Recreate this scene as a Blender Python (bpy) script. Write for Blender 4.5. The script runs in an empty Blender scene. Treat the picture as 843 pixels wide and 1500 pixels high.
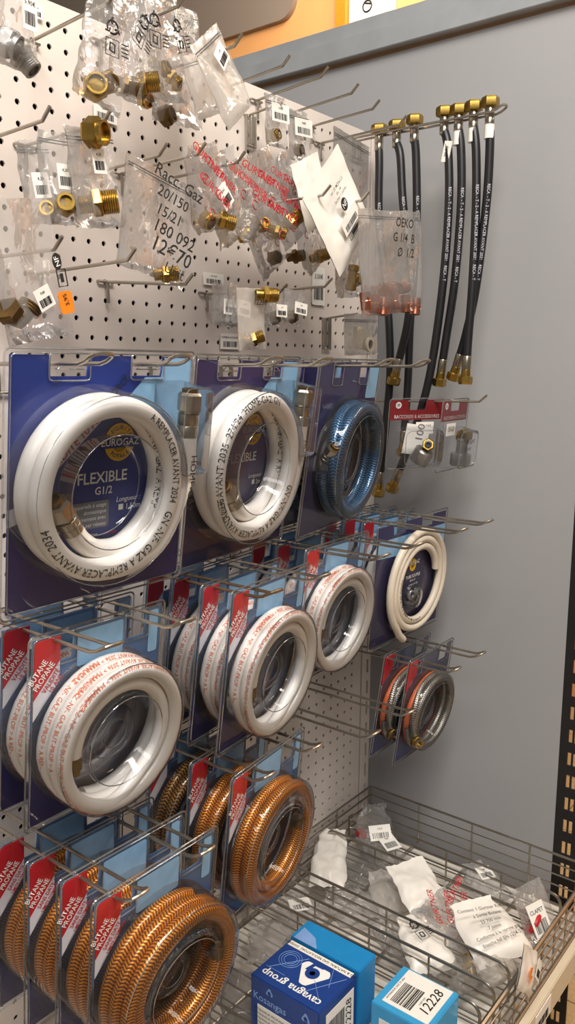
import bpy, bmesh, math, random
from mathutils import Vector, Matrix, noise

# ------------------------------------------------------------------ camera
CAM = Vector((0.0, -0.9124, 1.35))
FPX, CX, CY = 1207.0, 421.5, 750.0
_ex = Vector((1385 - CX, 543 - CY, FPX)).normalized()          # board direction seen from the camera
_ey = Vector((-1138 - CX, 535 - CY, FPX))
_ey = (_ey - _ex * _ey.dot(_ex)).normalized()                  # hook direction
_ez = _ex.cross(_ey)
ROT = Matrix((_ex, _ey, _ez))                                  # camera -> world
scene = bpy.context.scene
col = scene.collection
cam_data = bpy.data.cameras.new('camera')
cam_data.sensor_fit = 'VERTICAL'; cam_data.sensor_height = 36.0
cam_data.lens = FPX / 1500.0 * 36.0
cam_data.clip_start = 0.02
cam = bpy.data.objects.new('camera', cam_data); col.objects.link(cam)
_r, _u, _b = ROT @ Vector((1, 0, 0)), ROT @ Vector((0, -1, 0)), ROT @ Vector((0, 0, -1))
cam.matrix_world = Matrix(((_r.x, _u.x, _b.x, CAM.x), (_r.y, _u.y, _b.y, CAM.y), (_r.z, _u.z, _b.z, CAM.z), (0, 0, 0, 1)))
scene.camera = cam

def ray(px, py): return ROT @ Vector((px - CX, py - CY, FPX))
def on_y(px, py, y): d = ray(px, py); return CAM + d * ((y - CAM.y) / d.y)
def on_x(px, py, x): d = ray(px, py); return CAM + d * ((x - CAM.x) / d.x)
def on_z(px, py, z): d = ray(px, py); return CAM + d * ((z - CAM.z) / d.z)

# ------------------------------------------------------------------ light
def lin(c):
    return c / 12.92 if c <= 0.04045 else ((c + 0.055) / 1.055) ** 2.4
def rgb(h):
    h = h.lstrip('#'); return tuple(lin(int(h[i:i + 2], 16) / 255) for i in (0, 2, 4)) + (1.0,)
world = bpy.data.worlds.new('shop_light'); scene.world = world; world.use_nodes = True
bg = world.node_tree.nodes['Background']
bg.inputs[0].default_value = (1.0, 0.96, 0.92, 1); bg.inputs[1].default_value = 0.15
def lamp(name, loc, target, sx, sy, power, color):
    d = bpy.data.lights.new(name, 'AREA'); d.shape = 'RECTANGLE'; d.size = sx; d.size_y = sy
    d.energy = power; d.color = color
    o = bpy.data.objects.new(name, d); col.objects.link(o); o.location = loc
    o.rotation_euler = (Vector(target) - Vector(loc)).to_track_quat('-Z', 'Y').to_euler()
    return o
lamp('ceiling_lamp_near', (0.15, -1.25, 2.95), (0.75, -0.3, 1.2), 1.3, 0.35, 56, (1.0, 0.93, 0.85))
lamp('ceiling_lamp_aisle', (-1.6, -1.9, 3.0), (0.9, -0.2, 0.9), 1.6, 0.5, 27, (1.0, 0.97, 0.94))
lamp('ceiling_lamp_far', (2.6, 1.0, 3.2), (3.2, 2.4, 2.0), 1.6, 0.6, 26, (1.0, 0.90, 0.78))
lamp('ceiling_lamp_right', (2.6, -1.6, 3.0), (1.7, -0.8, 0.2), 1.2, 0.5, 22, (1.0, 0.86, 0.68))
scene.view_settings.view_transform = 'Standard'; scene.view_settings.look = 'None'
scene.view_settings.exposure = 0.16; scene.view_settings.gamma = 1.0
scene.view_settings.use_curve_mapping = False
scene.cycles.transparent_max_bounces = 40
scene.cycles.max_bounces = 10

# ------------------------------------------------------------------ materials
def new_mat(name):
    m = bpy.data.materials.new(name); m.use_nodes = True
    nt = m.node_tree; nt.nodes.clear()
    out = nt.nodes.new('ShaderNodeOutputMaterial')
    return m, nt, out
def N(nt, kind, **kw):
    n = nt.nodes.new(kind)
    for k, v in kw.items(): setattr(n, k, v)
    return n
def solid(name, color, rough=0.5, metal=0.0, var=0.06, scale=60, bump=0.0, coat=0.0, spec=0.5):
    m, nt, out = new_mat(name)
    p = N(nt, 'ShaderNodeBsdfPrincipled'); nt.links.new(p.outputs[0], out.inputs[0])
    c = rgb(color)
    tc = N(nt, 'ShaderNodeTexCoord'); nz = N(nt, 'ShaderNodeTexNoise')
    nz.inputs['Scale'].default_value = scale; nz.inputs['Detail'].default_value = 4
    nt.links.new(tc.outputs['Object'], nz.inputs['Vector'])
    rp = N(nt, 'ShaderNodeValToRGB'); nt.links.new(nz.outputs[0], rp.inputs[0])
    rp.color_ramp.elements[0].position = 0.3; rp.color_ramp.elements[1].position = 0.7
    rp.color_ramp.elements[0].color = tuple(x * (1 - var) for x in c[:3]) + (1,)
    rp.color_ramp.elements[1].color = tuple(min(1, x * (1 + var)) for x in c[:3]) + (1,)
    nt.links.new(rp.outputs[0], p.inputs['Base Color'])
    p.inputs['Roughness'].default_value = rough; p.inputs['Metallic'].default_value = metal
    p.inputs['Coat Weight'].default_value = coat; p.inputs['Specular IOR Level'].default_value = spec
    if bump:
        b = N(nt, 'ShaderNodeBump'); b.inputs['Strength'].default_value = bump; b.inputs['Distance'].default_value = 0.002
        nt.links.new(nz.outputs[0], b.inputs['Height']); nt.links.new(b.outputs[0], p.inputs['Normal'])
    return m
def film(name, milky=0.08, tint=(0.96, 0.96, 0.97), rough=0.08, scale=35, bump=0.6, milk_color='#f4f1ec', ior=1.45, gloss=1.0):
    m, nt, out = new_mat(name)
    tr = N(nt, 'ShaderNodeBsdfTransparent'); tr.inputs[0].default_value = tint + (1,)
    gl = N(nt, 'ShaderNodeBsdfGlossy'); gl.inputs['Roughness'].default_value = rough
    fr = N(nt, 'ShaderNodeFresnel'); fr.inputs[0].default_value = ior
    df = N(nt, 'ShaderNodeBsdfDiffuse'); df.inputs[0].default_value = rgb(milk_color)
    tl = N(nt, 'ShaderNodeBsdfTranslucent'); tl.inputs[0].default_value = rgb(milk_color)
    dt = N(nt, 'ShaderNodeMixShader'); dt.inputs[0].default_value = 0.4
    nt.links.new(df.outputs[0], dt.inputs[1]); nt.links.new(tl.outputs[0], dt.inputs[2])
    m1 = N(nt, 'ShaderNodeMixShader'); m2 = N(nt, 'ShaderNodeMixShader')
    m1.inputs[0].default_value = milky
    nt.links.new(tr.outputs[0], m1.inputs[1]); nt.links.new(dt.outputs[0], m1.inputs[2])
    sc = N(nt, 'ShaderNodeMath', operation='MULTIPLY'); sc.inputs[1].default_value = gloss
    nt.links.new(fr.outputs[0], sc.inputs[0])
    nt.links.new(sc.outputs[0], m2.inputs[0]); nt.links.new(m1.outputs[0], m2.inputs[1]); nt.links.new(gl.outputs[0], m2.inputs[2])
    nt.links.new(m2.outputs[0], out.inputs[0])
    if bump:
        tc = N(nt, 'ShaderNodeTexCoord'); nz = N(nt, 'ShaderNodeTexNoise')
        nz.inputs['Scale'].default_value = scale; nz.inputs['Detail'].default_value = 3; nz.inputs['Distortion'].default_value = 1.2
        nt.links.new(tc.outputs['Object'], nz.inputs['Vector'])
        b = N(nt, 'ShaderNodeBump'); b.inputs['Strength'].default_value = bump; b.inputs['Distance'].default_value = 0.006
        nt.links.new(nz.outputs[0], b.inputs['Height'])
        for s in (gl, fr): nt.links.new(b.outputs[0], s.inputs['Normal'])
    return m
def braid(name, dark, light, ku=230.0, kv=5.0, rough=0.32, metal=0.35, coat=0.6):
    """chevron braid along a tube; UV: u = metres along the hose, v = 0..1 around it"""
    m, nt, out = new_mat(name)
    p = N(nt, 'ShaderNodeBsdfPrincipled'); nt.links.new(p.outputs[0], out.inputs[0])
    uv = N(nt, 'ShaderNodeUVMap'); sp = N(nt, 'ShaderNodeSeparateXYZ'); nt.links.new(uv.outputs[0], sp.inputs[0])
    def mth(op, a, b=None):
        n = N(nt, 'ShaderNodeMath', operation=op)
        for i, x in enumerate((a, b)):
            if x is None: continue
            if isinstance(x, (int, float)): n.inputs[i].default_value = x
            else: nt.links.new(x, n.inputs[i])
        return n.outputs[0]
    v8 = mth('MULTIPLY', sp.outputs[1], kv)
    tri = mth('PINGPONG', v8, 0.5)
    ph = mth('ADD', mth('MULTIPLY', sp.outputs[0], ku), mth('MULTIPLY', tri, 1.3))
    s = mth('SINE', mth('MULTIPLY', ph, 2 * math.pi))
    h = mth('ADD', mth('MULTIPLY', s, 0.5), 0.5)
    edge = mth('MULTIPLY', h, mth('ADD', 0.55, mth('MULTIPLY', mth('SINE', mth('MULTIPLY', tri, 2 * math.pi)), 0.45)))
    rp = N(nt, 'ShaderNodeValToRGB'); nt.links.new(edge, rp.inputs[0])
    rp.color_ramp.elements[0].position = 0.12; rp.color_ramp.elements[1].position = 0.7
    rp.color_ramp.elements[0].color = rgb(dark); rp.color_ramp.elements[1].color = rgb(light)
    nt.links.new(rp.outputs[0], p.inputs['Base Color'])
    p.inputs['Roughness'].default_value = rough; p.inputs['Metallic'].default_value = metal; p.inputs['Coat Weight'].default_value = coat
    p.inputs['Coat Roughness'].default_value = 0.08
    b = N(nt, 'ShaderNodeBump'); b.inputs['Strength'].default_value = 0.35; b.inputs['Distance'].default_value = 0.001
    nt.links.new(edge, b.inputs['Height']); nt.links.new(b.outputs[0], p.inputs['Normal'])
    return m
def vertical_print(name, stops, rough=0.35):
    """printed card: colour bands along the height of the object"""
    m, nt, out = new_mat(name)
    p = N(nt, 'ShaderNodeBsdfPrincipled'); nt.links.new(p.outputs[0], out.inputs[0])
    tc = N(nt, 'ShaderNodeTexCoord'); sp = N(nt, 'ShaderNodeSeparateXYZ'); nt.links.new(tc.outputs['Generated'], sp.inputs[0])
    rp = N(nt, 'ShaderNodeValToRGB'); nt.links.new(sp.outputs[2], rp.inputs[0])
    el = rp.color_ramp.elements
    while len(el) < len(stops): el.new(0.5)
    for e, (pos, c) in zip(el, stops): e.position = pos; e.color = rgb(c)
    nt.links.new(rp.outputs[0], p.inputs['Base Color']); p.inputs['Roughness'].default_value = rough
    return m

M = {}
M['board'] = solid('board_enamel', '#d9cec5', 0.45, var=0.03, scale=8)
M['dark'] = solid('hole_shade_dark', '#17130f', 0.9)  # near-black colour standing in for the shade behind the board
M['grey_panel'] = solid('grey_panel_paint', '#a3a3a5', 0.5, var=0.03, scale=3)
M['galv'] = solid('galvanised_rail', '#a3a7aa', 0.5, 0.15, var=0.10, scale=12)
M['wire'] = solid('zinc_wire', '#a9a296', 0.33, 0.9, var=0.12, scale=40)
M['wire_rust'] = solid('worn_zinc_wire', '#8a755c', 0.42, 0.85, var=0.2, scale=60)
M['basket'] = solid('chromed_basket_wire', '#a7a197', 0.28, 0.95, var=0.10, scale=30)
M['brass'] = solid('brass', '#a98a45', 0.27, 0.95, var=0.15, scale=90)
M['brass_dark'] = solid('dull_brass', '#6e5632', 0.4, 0.9, var=0.2, scale=80)
M['copper'] = solid('copper', '#b8735a', 0.3, 0.95, var=0.15, scale=90)
M['steel'] = solid('nickel_steel', '#a39a8a', 0.28, 0.95, var=0.12, scale=60)
M['zinc'] = solid('grey_zinc', '#9c9a97', 0.4, 0.8, var=0.15, scale=60)
M['bore'] = solid('dark_bore', '#100c08', 0.8)
M['white_hose'] = solid('white_hose_rubber', '#ece7e0', 0.34, var=0.03, scale=30, coat=0.15)
M['cream_hose'] = solid('cream_hose_rubber', '#d9cdbb', 0.42, var=0.05, scale=30)
M['black_hose'] = solid('black_hose_rubber', '#17171a', 0.42, var=0.2, scale=50)
M['black_ink'] = solid('black_ink', '#151515', 0.6)
M['white_ink'] = solid('white_ink', '#efeeea', 0.5)
M['red_ink'] = solid('red_ink', '#b3202a', 0.5)
M['orange_ink'] = solid('orange_ink', '#d9662f', 0.5)
M['grey_ink'] = solid('grey_ink', '#77757a', 0.5)
M['yellow_ink'] = solid('yellow_ink', '#e3b51e', 0.5)
M['navy_ink'] = solid('navy_ink', '#1d2f80', 0.4)
M['pale_print'] = solid('pale_print', '#c9c9d2', 0.45)
M['paper'] = solid('label_paper', '#efebe3', 0.6, var=0.02)
M['orange_label'] = solid('orange_label', '#f08416', 0.5)
M['red_tag'] = solid('red_tag_print', '#b5222b', 0.35, coat=0.3)
M['light_blue'] = solid('light_blue_print', '#7fa9cb', 0.35)
M['euro_card'] = vertical_print('royal_blue_card', [(0.0, '#39307a'), (0.3, '#352f86'), (0.55, '#2c45ad'), (1.0, '#2d50bd')])
M['euro_card_violet'] = vertical_print('violet_blue_card', [(0.0, '#332a5c'), (0.4, '#4e4770'), (0.7, '#453d78'), (1.0, '#3d3a86')])
M['prop_card'] = vertical_print('butane_card', [(0.0, '#352a66'), (0.22, '#38317a'), (0.42, '#456cb0'), (0.75, '#6290c8'), (1.0, '#8ab0d4')])
M['steel_card'] = vertical_print('steel_hose_card', [(0.0, '#3a3a86'), (0.4, '#2e2c5a'), (0.8, '#5d6488'), (1.0, '#8a90a8')])
M['orange_braid'] = braid('amber_braid', '#6a3206', '#ee961e', metal=0.45, ku=290)
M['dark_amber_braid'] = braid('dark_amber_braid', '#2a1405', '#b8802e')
M['blue_braid'] = braid('blue_braid', '#0a1830', '#3a729c', ku=230)
M['steel_braid'] = braid('steel_braid', '#3b3630', '#d8d0c4', ku=260, kv=9, metal=0.85, coat=0.0)
M['clear'] = film('clear_plastic', milky=0.02, tint=(0.95, 0.96, 0.98), rough=0.05, bump=0.12, scale=9, ior=1.45, gloss=0.75)
M['clear_edge'] = film('clear_plastic_edge', milky=0.16, tint=(0.90, 0.92, 0.94), rough=0.06, bump=0.0, ior=1.6)
M['bag'] = film('clear_bag_film', milky=0.19, rough=0.10, scale=28, bump=0.5, gloss=0.7)
M['bag_milky'] = film('milky_bag_film', milky=0.36, rough=0.16, scale=25, bump=0.4, gloss=0.5, milk_color='#f3ede4')
M['bag_thin'] = film('thin_bag_film', milky=0.13, rough=0.08, scale=36, bump=0.5, gloss=0.7)
M['bag_grey'] = film('smoky_bag_film', milky=0.16, tint=(0.78, 0.78, 0.79), rough=0.10, scale=25, bump=0.35, gloss=0.5, milk_color='#b9b6b0')
M['bag_white'] = solid('white_polythene', '#eae5dd', 0.32, var=0.03, scale=20, bump=0.25)
M['white_steel'] = solid('white_enamel_steel', '#e3ddd3', 0.4, var=0.03, scale=10)
M['beige_strip'] = solid('beige_price_rail', '#d8c9b0', 0.4, var=0.03)
M['tile'] = solid('beige_floor_tile', '#b99f74', 0.45, var=0.18, scale=160)
M['grout'] = solid('tile_grout', '#8d7858', 0.8)
M['black_post'] = solid('black_post_paint', '#1b1a1b', 0.5, var=0.1)
M['orange_wall'] = solid('orange_wall_paint', '#e5a566', 0.6, var=0.05, scale=2)
M['taupe'] = solid('taupe_sign_panel', '#8a7b6e', 0.55, var=0.03, scale=2)
M['blue_box'] = solid('navy_carton', '#1d3f86', 0.4, var=0.04)
M['cyan_box'] = solid('cyan_carton', '#3d9fd2', 0.4, var=0.04)
M['azure_box'] = solid('azure_carton', '#1f86c4', 0.4, var=0.04)
M['light_ink'] = solid('light_blue_ink', '#7fa3d8', 0.5)
M['silver_ink'] = solid('silver_ink', '#cfd3d8', 0.35, 0.3)
M['red_plastic'] = solid('red_plastic', '#c0262b', 0.35, coat=0.3)
M['white_plastic'] = solid('ivory_plastic', '#e2d9c6', 0.5)
M['dark_grey'] = solid('dark_grey_plastic', '#3a3a3c', 0.4)

# ------------------------------------------------------------------ mesh building
class MB:
    def __init__(s): s.v = []; s.f = []; s.uv = []
    def add(s, verts, faces, uvs=None):
        o = len(s.v); s.v += [Vector(p) for p in verts]
        for i, f in enumerate(faces):
            s.f.append(tuple(o + k for k in f)); s.uv.append(uvs[i] if uvs else None)
        return s
    def box(s, c, d, rz=0.0, mat=None):
        x, y, z = (k / 2 for k in d)
        p = [Vector((a, b, e)) for a in (-x, x) for b in (-y, y) for e in (-z, z)]
        if rz: p = [Matrix.Rotation(rz, 3, 'Z') @ q for q in p]
        if mat: p = [mat @ q for q in p]
        p = [q + Vector(c) for q in p]
        return s.add(p, [(0, 1, 3, 2), (4, 6, 7, 5), (0, 4, 5, 1), (2, 3, 7, 6), (0, 2, 6, 4), (1, 5, 7, 3)])
    def prism(s, pts, d):
        """flat polygon pts (3-D) extruded by vector d"""
        n = len(pts); d = Vector(d)
        v = [Vector(p) for p in pts] + [Vector(p) + d for p in pts]
        f = [tuple(range(n)), tuple(reversed(range(n, 2 * n)))] + [(i, i + n, (i + 1) % n + n, (i + 1) % n) for i in range(n)]
        f = [tuple(reversed(q)) for q in f]
        return s.add(v, f)
    def tube(s, pts, r, n=8, closed=False, caps=True):
        pts = [Vector(p) for p in pts]; m = len(pts)
        rs = r if isinstance(r, (list, tuple)) else [r] * m
        tg = []
        for i in range(m):
            a = pts[(i - 1) % m] if closed or i > 0 else pts[0]
            b = pts[(i + 1) % m] if closed or i < m - 1 else pts[-1]
            t = (b - a); tg.append(t.normalized() if t.length > 1e-9 else Vector((0, 0, 1)))
        up = Vector((0, 0, 1)) if abs(tg[0].z) < 0.9 else Vector((1, 0, 0))
        nr = (up - tg[0] * up.dot(tg[0])).normalized()
        verts = []; L = [0.0]
        for i in range(m):
            if i: 
                nr = nr - tg[i] * nr.dot(tg[i]); nr.normalize(); L.append(L[-1] + (pts[i] - pts[i - 1]).length)
            bn = tg[i].cross(nr)
            for k in range(n):
                a = 2 * math.pi * k / n
                verts.append(pts[i] + (nr * math.cos(a) + bn * math.sin(a)) * rs[i])
        faces = []; uvs = []
        for i in range(m if closed else m - 1):
            j = (i + 1) % m
            lj = L[j] if j else L[-1] + (pts[0] - pts[-1]).length
            for k in range(n):
                k2 = (k + 1) % n
                faces.append((i * n + k, i * n + k2, j * n + k2, j * n + k))
                uvs.append(((L[i], k / n), (L[i], (k + 1) / n), (lj, (k + 1) / n), (lj, k / n)))
        if caps and not closed:
            faces.append(tuple(reversed(range(n)))); uvs.append(None)
            faces.append(tuple(range((m - 1) * n, m * n))); uvs.append(None)
        return s.add(verts, faces, uvs)
    def lathe(s, prof, o=(0, 0, 0), axis=(0, 0, 1), n=24, sides=None, phase=0.0):
        """prof: (radius, height) list along axis; n=6 makes a hexagon"""
        ax = Vector(axis).normalized(); o = Vector(o)
        a = Vector((0, 0, 1)) if abs(ax.z) < 0.9 else Vector((1, 0, 0))
        u = (a - ax * a.dot(ax)).normalized(); w = ax.cross(u)
        verts = []
        for r, h in prof:
            for k in range(n):
                t = 2 * math.pi * k / n + phase
                verts.append(o + ax * h + (u * math.cos(t) + w * math.sin(t)) * r)
        faces = []
        for i in range(len(prof) - 1):
            for k in range(n):
                k2 = (k + 1) % n
                faces.append((i * n + k, i * n + k2, (i + 1) * n + k2, (i + 1) * n + k))
        if prof[0][0] > 1e-6: faces.append(tuple(reversed(range(n))))
        if prof[-1][0] > 1e-6: faces.append(tuple(range((len(prof) - 1) * n, len(prof) * n)))
        return s.add(verts, faces)
    def build(s, name, mat, parent=None, smooth=35):
        me = bpy.data.meshes.new(name)
        me.from_pydata([tuple(p) for p in s.v], [], s.f)
        if any(u for u in s.uv):
            lay = me.uv_layers.new(name='UVMap'); li = 0
            for u, f in zip(s.uv, s.f):
                for k in range(len(f)):
                    lay.data[li].uv = u[k] if u else (0, 0); li += 1
        me.validate()
        if smooth:
            me.polygons.foreach_set('use_smooth', [True] * len(me.polygons))
            me.set_sharp_from_angle(angle=math.radians(smooth))
        me.materials.append(M[mat] if isinstance(mat, str) else mat)
        o = bpy.data.objects.new(name, me); col.objects.link(o)
        if parent: o.parent = parent
        return o

def tag(o, label=None, cat=None, group=None, kind=None):
    if label: o['label'] = label
    if cat: o['category'] = cat
    if group: o['group'] = group
    if kind: o['kind'] = kind
    return o
def thing(name, label, cat, loc=(0, 0, 0), rot=(0, 0, 0), group=None, mw=None):
    o = bpy.data.objects.new(name, None); col.objects.link(o)
    o.empty_display_size = 0.02
    if mw is not None: o.matrix_world = mw
    else: o.location = loc; o.rotation_euler = rot
    return tag(o, label, cat, group)
def copy_tree(o, parent=None):
    c = o.copy(); col.objects.link(c)
    if parent: c.parent = parent
    for ch in list(o.children): copy_tree(ch, c)
    return c

_txt = {}
def text_mesh(body, size, bold=0.0, align='CENTER', shear=0.0, spacing=1.0):
    key = (body, round(size, 5), bold, align, shear, spacing)
    if key in _txt: return _txt[key]
    cu = bpy.data.curves.new('lettering', 'FONT'); cu.body = body; cu.size = size
    cu.align_x = align; cu.align_y = 'CENTER'; cu.offset = bold * size; cu.resolution_u = 2
    cu.shear = shear; cu.space_character = spacing; cu.space_line = 0.9
    ob = bpy.data.objects.new('lettering_tmp', cu); col.objects.link(ob)
    dg = bpy.context.evaluated_depsgraph_get(); dg.update()
    me = bpy.data.meshes.new_from_object(ob.evaluated_get(dg))
    bpy.data.objects.remove(ob); bpy.data.curves.remove(cu)
    _txt[key] = me
    return me
def text(body, size, mat, parent, loc, roll=0.0, bold=0.0, align='CENTER', shear=0.0, name='lettering', sx=1.0, rot=None):
    """flat print facing local -y (rot: own 3x3 matrix from text plane to parent space)"""
    src = text_mesh(body, size, bold, align, shear)
    me = src.copy()
    B = rot if rot is not None else Matrix(((1, 0, 0), (0, 0, -1), (0, 1, 0)))
    A = Matrix.Rotation(roll, 3, 'Z')
    for v in me.vertices:
        p = A @ Vector((v.co.x * sx, v.co.y, 0))
        v.co = B @ p + Vector(loc)
    me.materials.clear(); me.materials.append(M[mat])
    o = bpy.data.objects.new(name, me); col.objects.link(o); o.parent = parent
    return o
def ring_text(body, size, mat, parent, cen, R, r, d, th0, direction, phi0, bold=0.01, sx=1.0, name='lettering', lean=(0.0, 0.0)):
    """print on a hose ring: cen (x,z), R ring radius, r tube radius, d depth in front; phi 0 = outward, 90 = to the front"""
    me = text_mesh(body, size, bold, 'LEFT').copy()
    rr = r * 1.05
    for v in me.vertices:
        th = th0 + direction * v.co.x * sx / R
        ph = phi0 + lean[0] * math.cos(th) - lean[1] * math.sin(th) + v.co.y / r * (1 if direction > 0 else -1)
        q = R + rr * math.cos(ph)
        v.co = Vector((cen[0] + q * math.cos(th), -d - rr * math.sin(ph), cen[1] + q * math.sin(th)))
    me.materials.clear(); me.materials.append(M[mat])
    o = bpy.data.objects.new(name, me); col.objects.link(o); o.parent = parent
    return o
def rounded_rect(x0, x1, z0, z1, r, y, n=4):
    pts = []
    for cx, cz, a0 in ((x1 - r, z1 - r, 0), (x0 + r, z1 - r, 90), (x0 + r, z0 + r, 180), (x1 - r, z0 + r, 270)):
        for k in range(n + 1):
            a = math.radians(a0 + 90 * k / n); pts.append((cx + r * math.cos(a), y, cz + r * math.sin(a)))
    return pts
def catmull(pts, n=8):
    pts = [Vector(p) for p in pts]; out = []
    for i in range(len(pts) - 1):
        p0 = pts[max(i - 1, 0)]; p1 = pts[i]; p2 = pts[i + 1]; p3 = pts[min(i + 2, len(pts) - 1)]
        for k in range(n):
            t = k / n
            out.append(0.5 * ((2 * p1) + (p2 - p0) * t + (2 * p0 - 5 * p1 + 4 * p2 - p3) * t * t + (3 * p1 - p0 - 3 * p2 + p3) * t ** 3))
    out.append(pts[-1]); return out
PI = math.pi
# ================================================================== THE SETTING
ZC = CAM.z
PIT = 0.025
GX, GZ = 0.732, ZC + 0.0905                      # one hole of the board
BX0, BX1, BZ0, BZ1 = 0.007, 1.416, 0.34, 1.793
HOLE_R = 0.0037
def build_board():
    v, f = [], []
    def quad(a, b, c, d):
        o = len(v); v.extend([a, b, c, d]); f.append((o, o + 1, o + 2, o + 3))
    xs = []; x = GX - PIT * 28
    while x < BX1 - 0.02: xs.append(x); x += PIT
    zs = []; z = GZ - PIT * 47
    while z < BZ1 - 0.012: zs.append(z); z += PIT
    hx, hz = PIT / 2, PIT / 2
    for x in xs:
        for z in zs:
            o = len(v)
            for sx, sz in ((1, 1), (-1, 1), (-1, -1), (1, -1)): v.append((x + sx * hx, 0, z + sz * hz))
            for k in range(8):
                a = PI / 4 * k; v.append((x + HOLE_R * math.cos(a), 0, z + HOLE_R * math.sin(a)))
            for k in range(8):
                a = PI / 4 * k; v.append((x + HOLE_R * math.cos(a), 0.0025, z + HOLE_R * math.sin(a)))
            c = lambda k: o + 4 + (k % 8)
            for k in range(4):
                f.append((o + k, c(1 + 2 * k), c(2 + 2 * k)))
                f.append((o + k, c(2 + 2 * k), o + (k + 1) % 4))
                f.append((o + (k + 1) % 4, c(2 + 2 * k), c(3 + 2 * k)))
            for k in range(8): f.append((c(k), c(k + 1), c(k + 1) + 8, c(k) + 8))
    x0, x1, z0, z1 = xs[0] - hx, xs[-1] + hx, zs[0] - hz, zs[-1] + hz
    quad((x1, 0, z0), (BX1, 0, z0), (BX1, 0, z1), (x1, 0, z1))
    quad((x0, 0, z1), (BX1, 0, z1), (BX1, 0, BZ1), (x0, 0, BZ1))
    quad((x0, 0, BZ1), (BX1, 0, BZ1), (BX1, 0.02, BZ1), (x0, 0.02, BZ1))
    quad((BX1, 0, z0), (BX1, 0.02, z0), (BX1, 0.02, BZ1), (BX1, 0, BZ1))
    me = bpy.data.meshes.new('wall_back'); me.from_pydata(v, [], f); me.validate(); me.materials.append(M['board'])
    o = bpy.data.objects.new('wall_back', me); col.objects.link(o)
    return tag(o, 'cream perforated metal board with rows of small round holes', 'board', kind='structure')
board = build_board()
b = MB(); b.box(((BX0 + 1.449) / 2, 0.034, (BZ0 + BZ1) / 2), (1.449 - BX0, 0.006, BZ1 - BZ0)); b.build('hole_shade_sheet', 'dark', board)  # added dark sheet: paints the shade seen through holes and slots

# slotted upright at the end of the board
b = MB(); zt = BZ1
for xa, xb in ((1.4175, 1.4335), (1.4405, 1.449)): b.box(((xa + xb) / 2, -0.002, (BZ0 + zt) / 2), (xb - xa, 0.003, zt - BZ0))
z = 0.36
while z < zt - 0.02:
    b.box((1.437, -0.002, z), (0.0072, 0.003, 0.018)); z += 0.048
pass
tag(b.build('trim_1', 'board'), 'cream slotted steel upright beside the perforated board', 'upright', kind='structure')

# grey side panel with its galvanised top rail
WX = 1.500
b = MB(); b.box((WX + 0.012, 0.10, 0.98), (0.024, 1.01, 1.96))
tag(b.build('wall_right', 'grey_panel'), 'plain grey painted metal side panel', 'panel', kind='structure')
b = MB()
b.box((WX + 0.004, 0.10, 1.986), (0.050, 1.10, 0.036)); b.box((WX + 0.016, 0.10, 2.021), (0.034, 1.10, 0.034))
b.box((WX - 0.018, 0.10, 1.970), (0.004, 1.10, 0.006))
tag(b.build('trim_2', 'galv'), 'galvanised steel rail along the top of the grey panel', 'rail', kind='structure')

# black slotted post at the front edge of the panel
b = MB(); y0, y1 = -0.405, -0.452
def ys(t): return y0 + (y1 - y0) * t
PX = WX + 0.002
for ta, tb in ((0, .34), (.50, .57), (.73, 1.0)):
    b.box((PX, (ys(ta) + ys(tb)) / 2, 1.0), (0.004, abs(ys(tb) - ys(ta)), 2.0))
z = 0.03
while z < 1.98:
    b.box((PX, (ys(.34) + ys(.73)) / 2, z), (0.0038, abs(ys(.73) - ys(.34)) + 0.001, 0.020)); z += 0.0465
b.box((PX + 0.02, y0 - 0.002, 1.0), (0.04, 0.003, 2.0))
tag(b.build('trim_3', 'black_post'), 'black slotted steel post at the edge of the grey panel', 'post', kind='structure')

# far orange wall beyond the panel
FX = 3.2
b = MB(); b.box((FX + 0.05, 1.0, 2.0), (0.1, 8.0, 4.0))
wf = tag(b.build('wall_far', 'orange_wall'), 'orange painted wall beyond the grey panel', 'wall', kind='structure')
c0 = on_x(437, 26, FX); c1 = on_x(355, 55, FX)
b = MB()
pts = [(FX - 0.03, c0.y, 4.0), (FX - 0.03, c0.y, c0.z + 0.10)]
for k in range(1, 6):
    a = PI / 2 * k / 5; pts.append((FX - 0.03, c0.y + 0.08 * (1 - math.cos(a)), c0.z + 0.10 - 0.10 * math.sin(a)))
pts += [(FX - 0.03, 5.0, c0.z), (FX - 0.03, 5.0, 4.0)]
b.prism(pts, (0.03, 0, 0))
tag(b.build('sign_panel', 'taupe'), 'taupe sign panel with a rounded corner on the orange wall', 'sign')
q0 = on_x(515, 34, FX); q1 = on_x(582, 12, FX)
t = thing('wall_poster', 'white printed sheet on the orange wall above the grey panel', 'poster', (FX - 0.012, (q0.y + q1.y) / 2, q1.z + 0.2))
w = abs(q0.y - q1.y)
b = MB(); b.box((0, 0, 0), (0.012, w, 0.42)); b.build('sheet', 'paper', t)
b = MB(); ring = [(-0.008, 0.02 + 0.022 * math.cos(a * PI / 8), -0.165 + 0.022 * math.sin(a * PI / 8)) for a in range(16)]
b.tube(ring, 0.003, 6, closed=True); b.tube([(-0.008, 0.0, -0.16), (-0.008, 0.035, -0.15)], 0.003, 6); b.build('printed_mark', 'black_ink', t)
b = MB(); b.box((FX - 0.02, q0.y + 0.03, q0.z + 0.5), (0.04, 0.05, 1.2))
tag(b.build('trim_4', 'orange_label'), 'orange vertical moulding on the far wall', 'moulding', kind='structure')

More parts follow.
